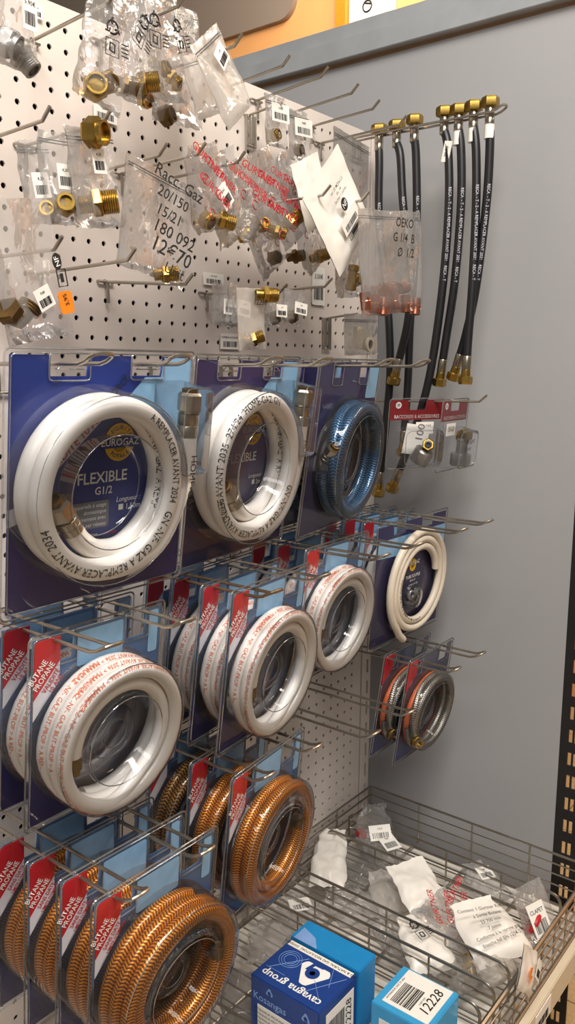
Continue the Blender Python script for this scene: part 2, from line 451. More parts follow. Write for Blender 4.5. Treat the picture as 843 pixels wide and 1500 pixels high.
# floor with tiles
b = MB(); b.box((1.0, 0.0, -0.03), (9.0, 9.0, 0.05)); fl = tag(b.build('floor', 'grout'), 'beige speckled tiled shop floor', 'floor', kind='structure')
tile_me = None
for i in range(14):
    for j in range(10):
        if tile_me is None:
            b = MB(); b.box((0, 0, 0), (0.328, 0.328, 0.012)); o = b.build('floor_tile', 'tile', fl); tile_me = o.data
        else:
            o = bpy.data.objects.new('floor_tile', tile_me); col.objects.link(o); o.parent = fl
        o.location = (-1.2 + 0.332 * i, -2.3 + 0.332 * j, -0.006)

# base deck, price rail and foot
t = thing('base_deck', 'white enamelled base shelf with a price rail under the wire basket', 'shelf', (0.72, -0.25, 0.0))
b = MB(); b.box((0, 0.0, 0.329), (1.44, 0.48, 0.022)); b.build('deck', 'white_steel', t)
b = MB(); b.box((0, -0.262, 0.322), (1.44, 0.004, 0.044)); b.box((0, -0.257, 0.345), (1.44, 0.012, 0.003)); b.box((0, -0.257, 0.299), (1.44, 0.012, 0.003))
pr = b.build('price_rail', 'beige_strip', t)
for k, px in enumerate((0.46, 0.30, 0.14, -0.02)):
    b = MB(); b.box((px, -0.2647, 0.322), (0.065, 0.001, 0.034)); lb = b.build('price_label', 'paper', pr)
    b = MB()
    for q in range(10): b.box((px - 0.024 + 0.0048 * q, -0.2655, 0.316), (0.0012 + 0.0012 * (q * 7 % 3), 0.0006, 0.014))
    b.build('barcode', 'black_ink', pr)
b = MB(); b.box((0.60, -0.19, 0.18), (0.05, 0.05, 0.28)); b.build('leg', 'white_steel', t)
b = MB(); b.lathe([(0.045, 0.0), (0.045, 0.006), (0.030, 0.016), (0.012, 0.022), (0.012, 0.06)], (0.60, -0.19, 0.0), (0, 0, 1), 20); b.build('levelling_foot', 'white_plastic', t)
b = MB(); b.box((0.0, 0.0, 0.16), (1.42, 0.02, 0.31)); b.build('plinth', 'dark_grey', t)
b = MB(); pp = on_z(841, 1422, 0.0); b.lathe([(0.0, 0.0), (0.012, 0.003), (0.015, 0.01), (0.009, 0.02), (0.0, 0.022)], (pp.x, pp.y, 0.0), (0, 0, 1), 14)
tag(b.build('bottle_cap', 'red_plastic'), 'small red plastic cap lying on the tiled floor', 'cap')

# ------------------------------------------------------------------ wire basket
KX0, KX1, KY0, KY1, KZ0, KZ1 = 0.03, 1.446, -0.012, -0.500, 0.356, 0.440
t = thing('wire_basket', 'long chromed wire basket on the white base shelf', 'basket', (0, 0, 0))
b = MB(); y = KY0
x = KX0
while x <= KX1 + 0.001:
    b.tube([(x, KY0, KZ0), (x, KY1, KZ0)], 0.0016, 6); x += 0.0295
b.build('floor_wires', 'basket', t)
b = MB()
for k in range(5): b.tube([(KX0, KY0 + (KY1 - KY0) * k / 4, KZ0 - 0.003), (KX1, KY0 + (KY1 - KY0) * k / 4, KZ0 - 0.003)], 0.0022, 6)
b.build('cross_wires', 'basket', t)
zr = [KZ0, KZ0 + 0.021, KZ0 + 0.043, KZ0 + 0.064, KZ1]
b = MB()
for z in zr: b.tube([(KX1, KY0, z), (KX1, KY1, z)], 0.0026 if z == KZ1 else 0.0016, 6)
for k in range(5): b.tube([(KX1 + 0.002, KY0 + (KY1 - KY0) * k / 4, KZ0), (KX1 + 0.002, KY0 + (KY1 - KY0) * k / 4, KZ1)], 0.0018, 6)
b.build('side_grid', 'basket', t)
b = MB()
for z in zr[1:]: b.tube([(KX0, KY1, z), (KX1, KY1, z)], 0.0042 if z == KZ1 else 0.0018, 8)
x = KX0 + 0.02
while x < KX1:
    b.tube([(x, KY1 + 0.002, KZ0), (x, KY1 + 0.002, KZ1)], 0.0018, 6); x += 0.055
b.build('front_grid', 'basket', t)
b = MB()
for z in zr[1:]: b.tube([(KX0, KY0, z), (KX1, KY0, z)], 0.0022, 6)
for k in range(12): b.tube([(KX0 + (KX1 - KX0) * k / 11, KY0, KZ0), (KX0 + (KX1 - KX0) * k / 11, KY0, KZ1)], 0.0018, 6)
b.build('back_grid', 'basket', t)
dl = {1.352: 'wire divider nearest the grey panel in the basket', 1.272: 'wire divider between the red-ring bag and the white printed bags',
      1.128: 'wire divider beside the large white printed bag in the basket', 1.072: 'wire divider standing right of the cyan box in the basket',
      1.022: 'wire divider touching the cyan box in the basket', 0.800: 'wire divider behind the navy box under the orange hoses', 0.62: 'wire divider at the basket end under the orange hoses'}
for x, lab in dl.items():
    t = thing('basket_divider', 'chromed ' + lab, 'divider', (x, 0, KZ0), group='wire dividers in the basket')
    zt = 0.066 if x > 1.0 else 0.05
    ye = -0.475
    b = MB(); r = 0.018
    pts = [(0, -0.02, 0.004), (0, -0.02, zt - r)] + [(0, -0.02 - r + r * math.cos(a), zt - r + r * math.sin(a)) for a in (0.4, 0.8, 1.2)] + [(0, -0.02 - r, zt)]
    pts += [(0, ye + r, zt)] + [(0, ye + r - r * math.sin(a), zt - r + r * math.cos(a)) for a in (0.4, 0.8, 1.2)] + [(0, ye, zt - r), (0, ye, 0.004)]
    b.tube(pts, 0.0026, 8); b.build('frame_wire', 'basket', t)
    for zz in (0.018, 0.034):
        if zt - zz > 0.01:
            b = MB(); b.tube([(0, -0.02, zt - zz), (0, ye, zt - zz)], 0.0017, 6); b.build('rail', 'basket', t)
    for k in range(1, 4):
        yy = -0.02 + (ye + 0.02) * k / 4
        b = MB(); b.tube([(0.002, yy, 0.0), (0.002, yy, zt)], 0.0018, 6); b.build('upright_wire', 'basket', t)
# ================================================================== HOOKS
def double_hook(xc, z, L, label, mat='wire', sag=0.0, half=0.0125, group='double wire hooks on the board', foot=True):
    t = thing('double_peg_hook', label, 'hook', (xc, 0, z), group=group)
    b = MB(); u = 0.016; r = 0.006
    prof = [(0.012, 0.0), (0.0, 0.0), (-L * 0.5, -sag * 0.35), (-(L - u), -sag), (-(L - u * 0.4), -sag + 0.0025), (-L, -sag + 0.006)]
    left = [(-half, y, zz) for y, zz in prof]; right = [(half, y, zz) for y, zz in reversed(prof)]
    le, re = Vector(left[-1]), Vector(right[0])
    bend = [le + Vector((r * 0.4, -r * 0.7, 0.002)), le + Vector((r * 1.3, -r, 0.003)), re + Vector((-r * 1.3, -r, 0.003)), re + Vector((-r * 0.4, -r * 0.7, 0.002))]
    b.tube(left + bend + right, 0.0021, 8); b.build('prong', mat, t)
    if foot:
        b = MB(); b.tube([(-half, 0.010, 0), (-half, -0.004, 0), (-half, -0.006, -0.006), (-half, -0.006, -0.036)], 0.0021, 8)
        b.tube([(half, 0.010, 0), (half, -0.004, 0), (half, -0.006, -0.006), (half, -0.006, -0.036)], 0.0021, 8)
        b.tube([(-half - 0.008, -0.006, -0.034), (half + 0.008, -0.006, -0.034)], 0.0021, 8); b.build('base_bracket', mat, t)
    return t
def single_hook(base, L, label, rise=0.0, mat='wire', tip=0.018, ang=40, group='single wire hooks on the board'):
    t = thing('peg_hook', label, 'hook', base, group=group)
    b = MB(); a = math.radians(ang); e = Vector((0, -L, rise))
    b.tube([(0, 0.012, 0), (0, 0, 0), (0, -L * 0.5, rise * 0.5), e + Vector((0, 0.004, 0)), e, e + Vector((0, -0.004 * math.cos(a), 0.004 * math.sin(a))), e + Vector((0, -tip * math.cos(a), tip * math.sin(a)))], 0.0021, 8)
    b.build('prong', mat, t)
    b = MB(); b.tube([(-0.0125, 0.010, 0), (-0.0125, -0.005, 0), (0.0125, -0.005, 0), (0.0125, 0.010, 0)], 0.002, 8)
    b.tube([(0, -0.007, 0.001), (0, -0.007, -0.028)], 0.002, 8); b.build('base_bracket', mat, t)
    return t

COLX = [0.5445 + 0.25 * k for k in range(4)]
R1, R2, R3 = ZC + 0.004, ZC - 0.271, ZC - 0.530
HL = 0.307
names = ['royal blue pack column', 'violet pack column', 'blue braided hose column', 'cream tube column']
for k in range(4):
    for s, side in ((-0.05, 'farther from'), (0.05, 'nearer')):
        if k < 3:
            double_hook(COLX[k] + s, R1, HL, 'upper row double hook of the %s, %s the grey panel' % (names[k], side))
        double_hook(COLX[k] + s, R2, HL, 'middle row double hook of the %s, %s the grey panel' % (names[k], side), 'wire_rust' if (k, s) == (1, -0.05) else 'wire')
for xc, L, dz, lab in ((0.500, 0.328, 0.0, 'double hook through four orange hose packs, the one farther from the grey panel'),
                   (0.598, 0.328, 0.0, 'double hook through four orange hose packs, the one nearer the grey panel'),
                   (COLX[1] - 0.055, 0.300, 0.022, 'double hook above the azure box through orange packs, farther from the grey panel'),
                   (COLX[1] + 0.047, 0.300, 0.022, 'double hook above the azure box through orange packs, nearer the grey panel'),
                   (0.985, 0.303, -0.01, 'empty double wire hook above the basket, farther from the grey panel'),
                   (1.088, 0.305, -0.01, 'empty double wire hook above the basket beside the steel hose packs'),
                   (1.250, 0.302, 0.012, 'double wire hook through the steel hose packs, farther from the grey panel'),
                   (1.350, 0.302, 0.012, 'double wire hook through the steel hose packs, beside the grey panel')):
    double_hook(xc, R3 + dz, L, lab)

# ================================================================== BLISTER PACKS
def flange(w, h, slots, zs=(0.0, -0.006, -0.022), y=-0.0012):
    b = MB(); xs = [-w / 2]
    for a, c in slots: xs += [a, c]
    xs.append(w / 2); zz = [zs[0], zs[1], zs[2], -h]
    for i in range(len(xs) - 1):
        for j in range(3):
            if i % 2 == 1 and j == 1: continue
            b.add([(xs[i], y, zz[j + 1]), (xs[i + 1], y, zz[j + 1]), (xs[i + 1], y, zz[j]), (xs[i], y, zz[j])], [(0, 1, 2, 3)])
    return b
def card_outline(w, h, notches, depth, inset, y):
    x0, x1, z0, z1 = -w / 2 + inset, w / 2 - inset, -h + inset, -inset
    pts = [(x0, y, z0), (x1, y, z0), (x1, y, z1)]
    for a, c in reversed(notches):
        pts += [(c, y, z1), (c - 0.002, y, z1 - depth), (a + 0.002, y, z1 - depth), (a, y, z1)]
    pts.append((x0, y, z1))
    return pts
def nut_set(parent, p, d, r, mat='steel', name='connector', ferrule=0.026, hexl=0.022):
    """crimped ferrule and hexagon nut at p pointing along d"""
    d = Vector(d).normalized(); p = Vector(p)
    b = MB(); b.lathe([(r * 1.0, 0), (r * 1.08, 0.001), (r * 1.08, ferrule * 0.45), (r * 1.0, ferrule * 0.5), (r * 1.08, ferrule * 0.55), (r * 1.08, ferrule - 0.001), (r * 0.9, ferrule)], p, d, 20)
    o = b.build(name, mat, parent)
    b = MB(); b.lathe([(r * 1.0, 0), (r * 1.22, 0.003), (r * 1.22, hexl - 0.003), (r * 1.0, hexl)], p + d * ferrule, d, 6); b.build('hexagon_nut', mat, o, smooth=15)
    b = MB(); b.lathe([(r * 0.82, 0), (r * 0.82, 0.004), (r * 0.6, 0.0045), (r * 0.6, 0.001), (0, 0.001)], p + d * (ferrule + hexl), d, 16); b.build('thread_end', 'brass_dark', o)
    return o

def coil_pack(name, label, kind, x, y, ztop, yaw=0, tilt=7, group=None, turns=3, date='2036', W=0.183, H=0.222, texts=True):
    """butane / propane hose coiled in a clear blister on a printed card; origin at the hanging edge"""
    t = thing(name, label, 'hose pack', (x, y, ztop), (math.radians(tilt), 0, math.radians(yaw)), group)
    hose_mat, rt, cardm = {'white': ('white_hose', 0.0079, 'prop_card'), 'orange': ('orange_braid', 0.0081, 'prop_card'), 'dark_orange': ('dark_amber_braid', 0.0081, 'prop_card'),
                           'steel': ('steel_braid', 0.0065, 'steel_card'), 'blue': ('blue_braid', 0.0088, 'euro_card_violet')}[kind]
    zc = -H * 0.565; Ro = min(W / 2 - 0.002, 0.0905)
    if kind == 'steel': Ro = min(Ro, 0.079)
    if kind == 'blue': Ro = 0.094
    dep = 0.003 + turns * 2 * rt * 1.02 + 0.0012
    nt_ = [(-0.066, -0.036), (0.034, 0.064)]
    b = MB(); b.prism(card_outline(W, H, nt_, 0.030 if kind != 'blue' else 0.022, 0.005, 0.0008), (0, -0.0012, 0)); card = b.build('printed_card', cardm, t, smooth=0)
    if kind != 'steel':
        for xa, xb, za in ((-0.032, 0.030, -0.048), (0.068, W / 2 - 0.010, -0.060)):
            if kind == 'blue' and xa < 0: continue
            b = MB(); b.prism(rounded_rect(xa, xb, za, -0.009, 0.003, -0.0006), (0, -0.0009, 0)); b.build('light_blue_field', 'light_blue', card, smooth=0)
    # clear shell: flange, bubble, rim
    b = flange(W, H, [(-0.066, -0.036), (0.034, 0.064)])
    Ri = Ro - (4.1 if kind in ('white', 'orange') else 2) * rt - 0.006
    prof = [(Ro, 0.001), (Ro - 0.0012, 0.006), (Ro - 0.003, dep - 0.008), (Ro - 0.006, dep - 0.002), (Ro - 0.011, dep), (Ri + 0.004, dep), (Ri, dep - 0.003), (Ri - 0.004, dep - 0.022),
            (Ri - 0.009, dep - 0.027), (Ri - 0.020, dep - 0.028), (Ri - 0.022, dep - 0.024), (Ri - 0.026, dep - 0.021), (Ri - 0.034, dep - 0.021), (Ri - 0.036, dep - 0.024), (0.008, dep - 0.025), (0.0001, dep - 0.025)]
    prof = [(max(a, 0.0001), c) for a, c in prof if a > 0.0]
    b.lathe(prof, (0, 0, zc), (0, -1, 0), 56)
    sh = b.build('blister_shell', 'clear', t, smooth=60)
    b = MB(); b.tube(rounded_rect(-W / 2, W / 2, -H, 0, 0.007, -0.001), 0.0011, 6, closed=True)
    b.tube(rounded_rect(-W / 2 + 0.005, W / 2 - 0.005, -H + 0.005, -0.004, 0.006, -0.0022), 0.0007, 5, closed=True)
    for s in (-0.051, 0.049):
        b.tube(rounded_rect(s - 0.018, s + 0.018, -0.038, -0.004, 0.003, -0.0022), 0.0007, 5, closed=True)
    b.build('shell_rim', 'clear_edge', sh)
    b = MB()
    for r_, d_ in ((Ri - 0.001, dep - 0.001), (Ri - 0.021, dep - 0.0275), (Ri - 0.035, dep - 0.022), (Ro - 0.004, dep - 0.004)):
        if r_ > 0.004: b.tube([(r_ * math.cos(k * PI / 20), -d_, zc + r_ * math.sin(k * PI / 20)) for k in range(40)], 0.0006, 5, closed=True)
    b.build('moulded_ring', 'clear_edge', sh)
    # the coil
    Rc = Ro - 0.0045 - rt
    n = 44; pts = []
    st = math.radians({'white': 250, 'orange': 60, 'dark_orange': 60, 'steel': 190, 'blue': 190}[kind])
    for i in range(int(turns * n) + 1):
        a = i / n; th = st + 2 * PI * a
        rr = Rc - 0.0012 * max(0, a - turns + 1) * (3 if kind == 'orange' else 1)
        # each turn lies flat, then steps forward over a short stretch
        fr = a - math.floor(a); step = math.floor(a) + (0 if fr < 0.82 else (fr - 0.82) / 0.18)
        step = min(step, turns - 1)
        pts.append((rr * math.cos(th), -(0.003 + rt + step * 2 * rt * 1.02), zc + rr * math.sin(th)))
    # inner turn, then the tail tucked inside
    th = st + 2 * PI * turns; d_ = -pts[-1][1]
    if kind in ('white', 'orange'):
        for i in range(1, 38):
            a = i / n; k = min(1.0, a / 0.16); k = k * k * (3 - 2 * k)
            rr = Rc - 2.04 * rt * k; pts.append((rr * math.cos(th + 2 * PI * a), -(d_ - 0.0045 * k), zc + rr * math.sin(th + 2 * PI * a)))
    else:
        for k, (da, fr) in enumerate(((0.30, 0.96), (0.55, 0.88), (0.75, 0.78))):
            pts.append((Rc * fr * math.cos(th + da), -(d_ - 0.004 * (k + 1)), zc + Rc * fr * math.sin(th + da)))
    b = MB(); b.tube(pts, rt, 12); hose = b.build('hose', hose_mat, t, smooth=80)
    e = Vector(pts[-1]); dr = (e - Vector(pts[-2])).normalized()
    b = MB(); b.lathe([(rt * 1.06, -0.014), (rt * 1.06, 0.0), (rt * 0.7, 0.001), (rt * 0.7, 0.008), (rt * 0.45, 0.009), (rt * 0.45, 0.004), (0, 0.004)], e, dr, 14); b.build('end_sleeve', 'brass_dark', hose)
    if kind == 'steel':
        b = MB(); b.tube([(math.cos(k * PI / 22) * (Rc + 0.001), -0.0068, zc + math.sin(k * PI / 22) * (Rc + 0.001)) for k in range(44)], 0.0052, 10, closed=True); b.build('orange_hose_turn', 'orange_ink', hose)
        p = Vector((-Rc * 0.93, -dep + 0.004, zc - 0.035)); ax = Vector((-0.45, -0.88, 0.1))
        b = MB(); b.lathe([(0.0105, 0), (0.0115, 0.002), (0.0115, 0.008), (0.0105, 0.01)], p, ax, 6); nn = b.build('hexagon_nut', 'brass', hose, smooth=15)
        b = MB(); b.lathe([(0.0085, 0.0), (0.0085, 0.013), (0.0055, 0.0135), (0.0055, 0.006), (0, 0.006)], p + ax * 0.002, ax, 18); b.build('nipple', 'steel', nn)
    if kind == 'blue':
        nut_set(hose, (-Rc * 0.98, -0.012, zc + 0.004), (-0.25, -0.5, 0.75), 0.0085, 'steel', ferrule=0.012, hexl=0.016)
    # tag with its diagonal lettering
    if kind in ('white', 'orange', 'dark_orange'):
        x0 = -W / 2 + 0.006; yy = -0.0016
        x1 = x0 + 0.031
        b = MB(); b.prism([(x0, yy, -0.070), (x1, yy, -0.033), (x1, yy, -0.006), (x0 + 0.004, yy, -0.006), (x0, yy, -0.010)], (0, -0.0012, 0)); tg = b.build('red_tag', 'red_tag', t, smooth=0)
        b = MB(); b.prism([(x0, yy, -0.093), (x1, yy, -0.056), (x1, yy, -0.033), (x0, yy, -0.070)], (0, -0.0011, 0)); b.build('pale_band', 'pale_print', tg, smooth=0)
        if texts:
            ang = math.atan2(0.037, 0.031); c = Vector(((x0 + x1) / 2, yy - 0.0016, 0)); nx, nz = -math.sin(ang), math.cos(ang)
            zm = -0.0515
            def ln(body, off, size, m, sx=1.0):
                text(body, size, m, tg, (c.x + nx * off + 0.0015, c.y, zm + nz * off + 0.0015), ang, 0.010, sx=sx)
            ln('BUTANE', 0.0162, 0.0102, 'white_ink', 0.74); ln('PROPANE', 0.0066, 0.0102, 'white_ink', 0.74)
            if kind == 'white': ln('VALIDITÉ', -0.0046, 0.0086, 'red_ink', 0.78); ln('10 ANS', -0.0122, 0.0086, 'red_ink', 0.78)
            else: ln('SANS DATE', -0.0046, 0.0080, 'red_ink', 0.72); ln('LIMITE D\'EMPLOI', -0.0120, 0.0074, 'red_ink', 0.62)
    if kind == 'white' and texts:
        body = 'MANUGAZ -NF- GAZ BUT-PROP > A REMPLACER AVANT %s >' % date
        for k in range(turns):
            ring_text(body, 0.0066, 'orange_ink', hose, (0, zc), Rc, rt, 0.003 + rt + k * 2 * rt * 1.02, math.radians(118 + 9 * k - 6 * turns), 1, math.radians(32), 0.0)
            ring_text('> A REMPLACER AVANT %s > MANUGAZ' % date, 0.0066, 'orange_ink', hose, (0, zc), Rc, rt, 0.003 + rt + k * 2 * rt * 1.02, math.radians(30 + 7 * k), 1, math.radians(40), 0.0)
    return t

def euro_pack(name, label, x, y, ztop, yaw, tilt, violet=False, date='2034', length='1,50m', start=224, W=0.24, H=0.262):
    t = thing(name, label, 'hose pack', (x, y, ztop), (math.radians(tilt), 0, math.radians(yaw)))
    nt_ = [(-0.072, -0.026), (0.028, 0.072)]
    b = MB(); b.prism(card_outline(W, H, nt_, 0.020, 0.006, 0.0008), (0, -0.0012, 0)); card = b.build('printed_card', 'euro_card_violet' if violet else 'euro_card', t, smooth=0)
    yy = -0.0006; r_ = W / 2 - 0.006
    b = MB(); b.prism([(0.048, yy, -0.0275), (0.070, yy, -0.0275), (0.074, yy, -0.007), (r_, yy, -0.007), (r_, yy, -0.120), (-0.05, yy, -0.120)], (0, -0.0007, 0)); b.build('light_blue_field', 'light_blue', card, smooth=0)
    b = MB(); b.prism([(-r_, yy, -0.168), (-0.075, yy, -0.158), (-0.075, yy, -0.143), (-r_, yy, -0.151)], (0, -0.0008, 0)); b.build('pale_band', 'pale_print', card, smooth=0)
    xc, zc = -0.020, -0.134
    yf = -0.0016
    disc = [(xc + 0.078 * math.cos(k * PI / 24), yf + 0.0005, zc + 0.078 * math.sin(k * PI / 24)) for k in range(48)]
    b = MB(); b.prism(disc, (0, -0.0005, 0)); b.build('round_print_field', 'euro_card_violet' if violet else 'navy_ink', card, smooth=0)
    pc = xc + 0.020
    yf = -0.0024
    if not violet:
        b = MB(); b.prism([(pc - 0.085, yf, zc + 0.018), (pc - 0.012, yf, zc + 0.083), (pc + 0.014, yf, zc + 0.083), (pc - 0.085, yf, zc - 0.003)], (0, -0.0004, 0)); bn = b.build('pale_banner', 'pale_print', card, smooth=0)
        text('VALIDITÉ 10 ANS', 0.0125, 'red_ink', card, (pc - 0.040, yf - 0.0006, zc + 0.043), math.radians(41), 0.012)
        text('CAOUTCHOUC RENFORCÉ', 0.0105, 'black_ink', card, (pc - 0.026, yf - 0.0006, zc + 0.064), math.radians(41), 0.012)
    # logo: ring, band
    lx, lz = pc + 0.016, zc + 0.040
    b = MB(); prof = [(0.0105, 0), (0.0105, 0.0006), (0.020, 0.0006), (0.020, 0)]; b.lathe(prof, (lx, yf, lz), (0, -1, 0), 32); lg = b.build('logo_ring', 'yellow_ink', card)
    b = MB(); b.box((lx, yf - 0.0009, lz), (0.046, 0.0004, 0.0115)); b.build('logo_band', 'navy_ink', lg)
    text('EUROGAZ', 0.0108, 'white_ink', lg, (lx, yf - 0.0014, lz), 0, 0.012)
    for body, top in (('SECURITE', True), ('TOTALE', False)):
        for i, ch in enumerate(body):
            a = (i - (len(body) - 1) / 2) * 0.30
            rr = 0.0152
            if top: text(ch, 0.0064, 'navy_ink', lg, (lx + rr * math.sin(a), yf - 0.0010, lz + rr * math.cos(a)), -a, 0.012)
            else: text(ch, 0.0064, 'navy_ink', lg, (lx + rr * math.sin(a), yf - 0.0010, lz - rr * math.cos(a)), a, 0.012)
    text('FLEXIBLE', 0.0165, 'white_ink', card, (pc - 0.004, yf, zc + 0.004), 0, 0.014)
    if not violet: text('G1/2', 0.0115, 'white_ink', card, (pc - 0.002, yf, zc - 0.010), 0, 0.012)
    text('Longueur :', 0.0078, 'white_ink', card, (pc + 0.032, yf, zc - 0.022), 0, 0.006, shear=0.25)
    text('\u25a0 ' + length, 0.0085, 'white_ink', card, (pc + 0.034, yf, zc - 0.031), 0, 0.006)
    if not violet:
        b = MB(); b.prism(rounded_rect(pc - 0.080, pc + 0.006, zc - 0.049, zc - 0.020, 0.003, yf + 0.0003), (0, -0.0004, 0)); b.build('text_panel', 'grey_ink', card, smooth=0)
        for i, s in enumerate(('Pour appareils à usage', 'domestique', 'A utiliser exclusivement avec', 'gaz distribué par réseau')):
            text(s, 0.0062, 'white_ink', card, (pc + 0.002, yf - 0.0004, zc - 0.0245 - 0.0068 * i), 0, 0.004, 'RIGHT', 0.2)
        text('Système', 0.0058, 'white_ink', card, (pc - 0.018, yf, zc - 0.056), 0, 0.004, shear=0.2); text('visogaz', 0.0058, 'red_ink', card, (pc + 0.010, yf, zc - 0.056), 0, 0.004, shear=0.2)
        b = MB(); b.prism([(pc - 0.003 + 0.011 * math.cos(k * PI / 10), yf, zc - 0.067 + 0.0075 * math.sin(k * PI / 10)) for k in range(20)], (0, -0.0004, 0)); b.build('mark_disc', 'black_ink', card, smooth=0)
        text('NF', 0.010, 'white_ink', card, (pc - 0.003, yf - 0.0008, zc - 0.067), 0.2, 0.012)
    # clear shell
    b = flange(W, H, nt_, (0.0, -0.006, -0.018))
    Ro, dep = 0.1005, 0.050
    prof = [(Ro, 0.001), (Ro - 0.001, 0.008), (Ro - 0.003, dep - 0.010), (Ro - 0.007, dep - 0.002), (Ro - 0.013, dep), (0.068, dep + 0.001), (0.060, dep), (0.056, dep - 0.004), (0.053, 0.022), (0.049, 0.017), (0.0001, 0.016)]
    b.lathe(prof, (xc, 0, zc), (0, -1, 0), 64)
    xa, xb, za, zb = 0.062, 0.106, -0.130, -0.034; d1 = 0.046
    f0 = rounded_rect(xa, xb + 0.002, za, zb + 0.003, 0.006, -0.001); f1 = rounded_rect(xa + 0.003, xb, za + 0.003, zb, 0.008, -d1)
    k = len(f0); b.add(f0 + f1, [(i, (i + 1) % k, k + (i + 1) % k, k + i) for i in range(k)] + [tuple(range(k, 2 * k))])
    sh = b.build('blister_shell', 'clear', t, smooth=40)
    b = MB(); b.tube(rounded_rect(-W / 2, W / 2, -H, 0, 0.007, -0.001), 0.0012, 6, closed=True)
    b.tube(rounded_rect(-W / 2 + 0.006, W / 2 - 0.006, -H + 0.006, -0.004, 0.006, -0.0022), 0.0007, 5, closed=True)
    for a, c in nt_:
        b.tube(rounded_rect(a - 0.001, c + 0.001, -0.030, -0.004, 0.004, -0.0024), 0.0009, 5, closed=True)
        b.tube([(a + 0.006, -0.0024, -0.019), ((a + c) / 2, -0.0024, -0.011), (c - 0.006, -0.0024, -0.019), (a + 0.006, -0.0024, -0.019)], 0.0007, 5)
    b.tube(rounded_rect(xa + 0.003, xb, za + 0.003, zb, 0.008, -d1), 0.0007, 5, closed=True)
    b.build('shell_rim', 'clear_edge', sh)
    b = MB()
    for r2, d2 in ((0.058, dep - 0.001), (Ro - 0.005, dep - 0.003), (0.051, 0.019)):
        b.tube([(xc + r2 * math.cos(k * PI / 24), -d2, zc + r2 * math.sin(k * PI / 24)) for k in range(48)], 0.0006, 5, closed=True)
    b.build('moulded_ring', 'clear_edge', sh)
    # hose spiral with its two connectors
    rt = 0.0108
    A = [(start, .054, .027), (start + 20, .058, .024), (start + 45, .066, .019), (start + 75, .076, .014), (start + 110, .082, .0125)]
    A += [(a_, .083, .0125) for a_ in range(int(start + 140), 566, 20)]
    A += [(585, .083, .016), (612, .083, .025), (640, .083, .032)] + [(a_, .083, .0345) for a_ in range(665, 990, 20)] + [(1010, .087, .0345), (1040, .0965, .033)]
    pts = [(xc + R * math.cos(math.radians(a)), -d, zc + R * math.sin(math.radians(a))) for a, R, d in A]
    pts += [(xc + 0.1055, -0.031, zc + 0.002), (xc + 0.1065, -0.030, zc + 0.030), (xc + 0.1065, -0.030, zc + 0.046)]
    cv = catmull(pts, 5)
    b = MB(); b.tube(cv, rt, 20); hose = b.build('hose', 'white_hose', t, smooth=80)
    nut_set(hose, (xc + 0.1065, -0.030, zc + 0.046), (0, 0, 1), 0.0108, 'steel')
    nut_set(hose, pts[0], Vector(cv[0]) - Vector(cv[2]), 0.0108, 'steel', ferrule=0.020)
    b0 = 'HOME-GAZ GN -NF- GAZ  A REMPLACER AVANT ' + date
    ln_ = (math.radians(26), math.radians(10))
    ring_text('GN -NF- GAZ A REMPLACER AVANT ' + date, 0.0122, 'black_ink', hose, (xc, zc), 0.083, rt, 0.0345, math.radians(-22), -1, math.radians(84), 0.0, 0.9, lean=ln_)
    ring_text('HOME-GAZ GN -NF- GAZ  A REMPLACER AVANT ' + date, 0.0116, 'black_ink', hose, (xc, zc), 0.083, rt, 0.0125, math.radians(88), -1, math.radians(96), 0.0, 0.9, lean=ln_)
    if violet: ring_text('LACER AVANT 2035  274/24  HOME-GAZ GN', 0.0122, 'black_ink', hose, (xc, zc), 0.083, rt, 0.0345, math.radians(222), -1, math.radians(84), 0.0, 0.9, lean=ln_)
    else: ring_text('A REMPLACER AVANT 2034', 0.0108, 'black_ink', hose, (xc, zc), 0.083, rt, 0.0345, math.radians(62), -1, math.radians(84), 0.0, 0.85, lean=ln_)
    text('HOME-GAZ', 0.0122, 'black_ink', hose, (xc + 0.1065, -0.0418, zc - 0.004), -PI / 2 - 0.03, 0.0)
    return t

def coily(yc): return yc - 0.9124
ZT1, ZT2, ZT3 = R1 + 0.010, R2 + 0.009, R3 + 0.009
euro_pack('gas_hose_pack', 'large royal blue pack reading FLEXIBLE and EUROGAZ with a thick white gas hose', COLX[0] + 0.004, coily(0.657), ZT1 + 0.004, 0, 7)
euro_pack('gas_hose_pack', 'violet blue pack with a thick white gas hose dated 2035, beside the blue braided hose', COLX[1] + 0.002, coily(0.683), ZT1 + 0.002, 7, 7, True, '2035', '2m', 236)
coil_pack('gas_hose_pack', 'dark violet pack with a coiled blue braided hose, in front on its hooks', 'blue', COLX[2], coily(0.697), ZT1, 11, 8, 'blue braided hose packs', 2, W=0.24, H=0.262)
coil_pack('gas_hose_pack', 'dark violet pack hanging behind the blue braided hose pack', 'blue', COLX[2] - 0.004, coily(0.765), ZT1, 6, 6, 'blue braided hose packs', 2, W=0.24, H=0.262)
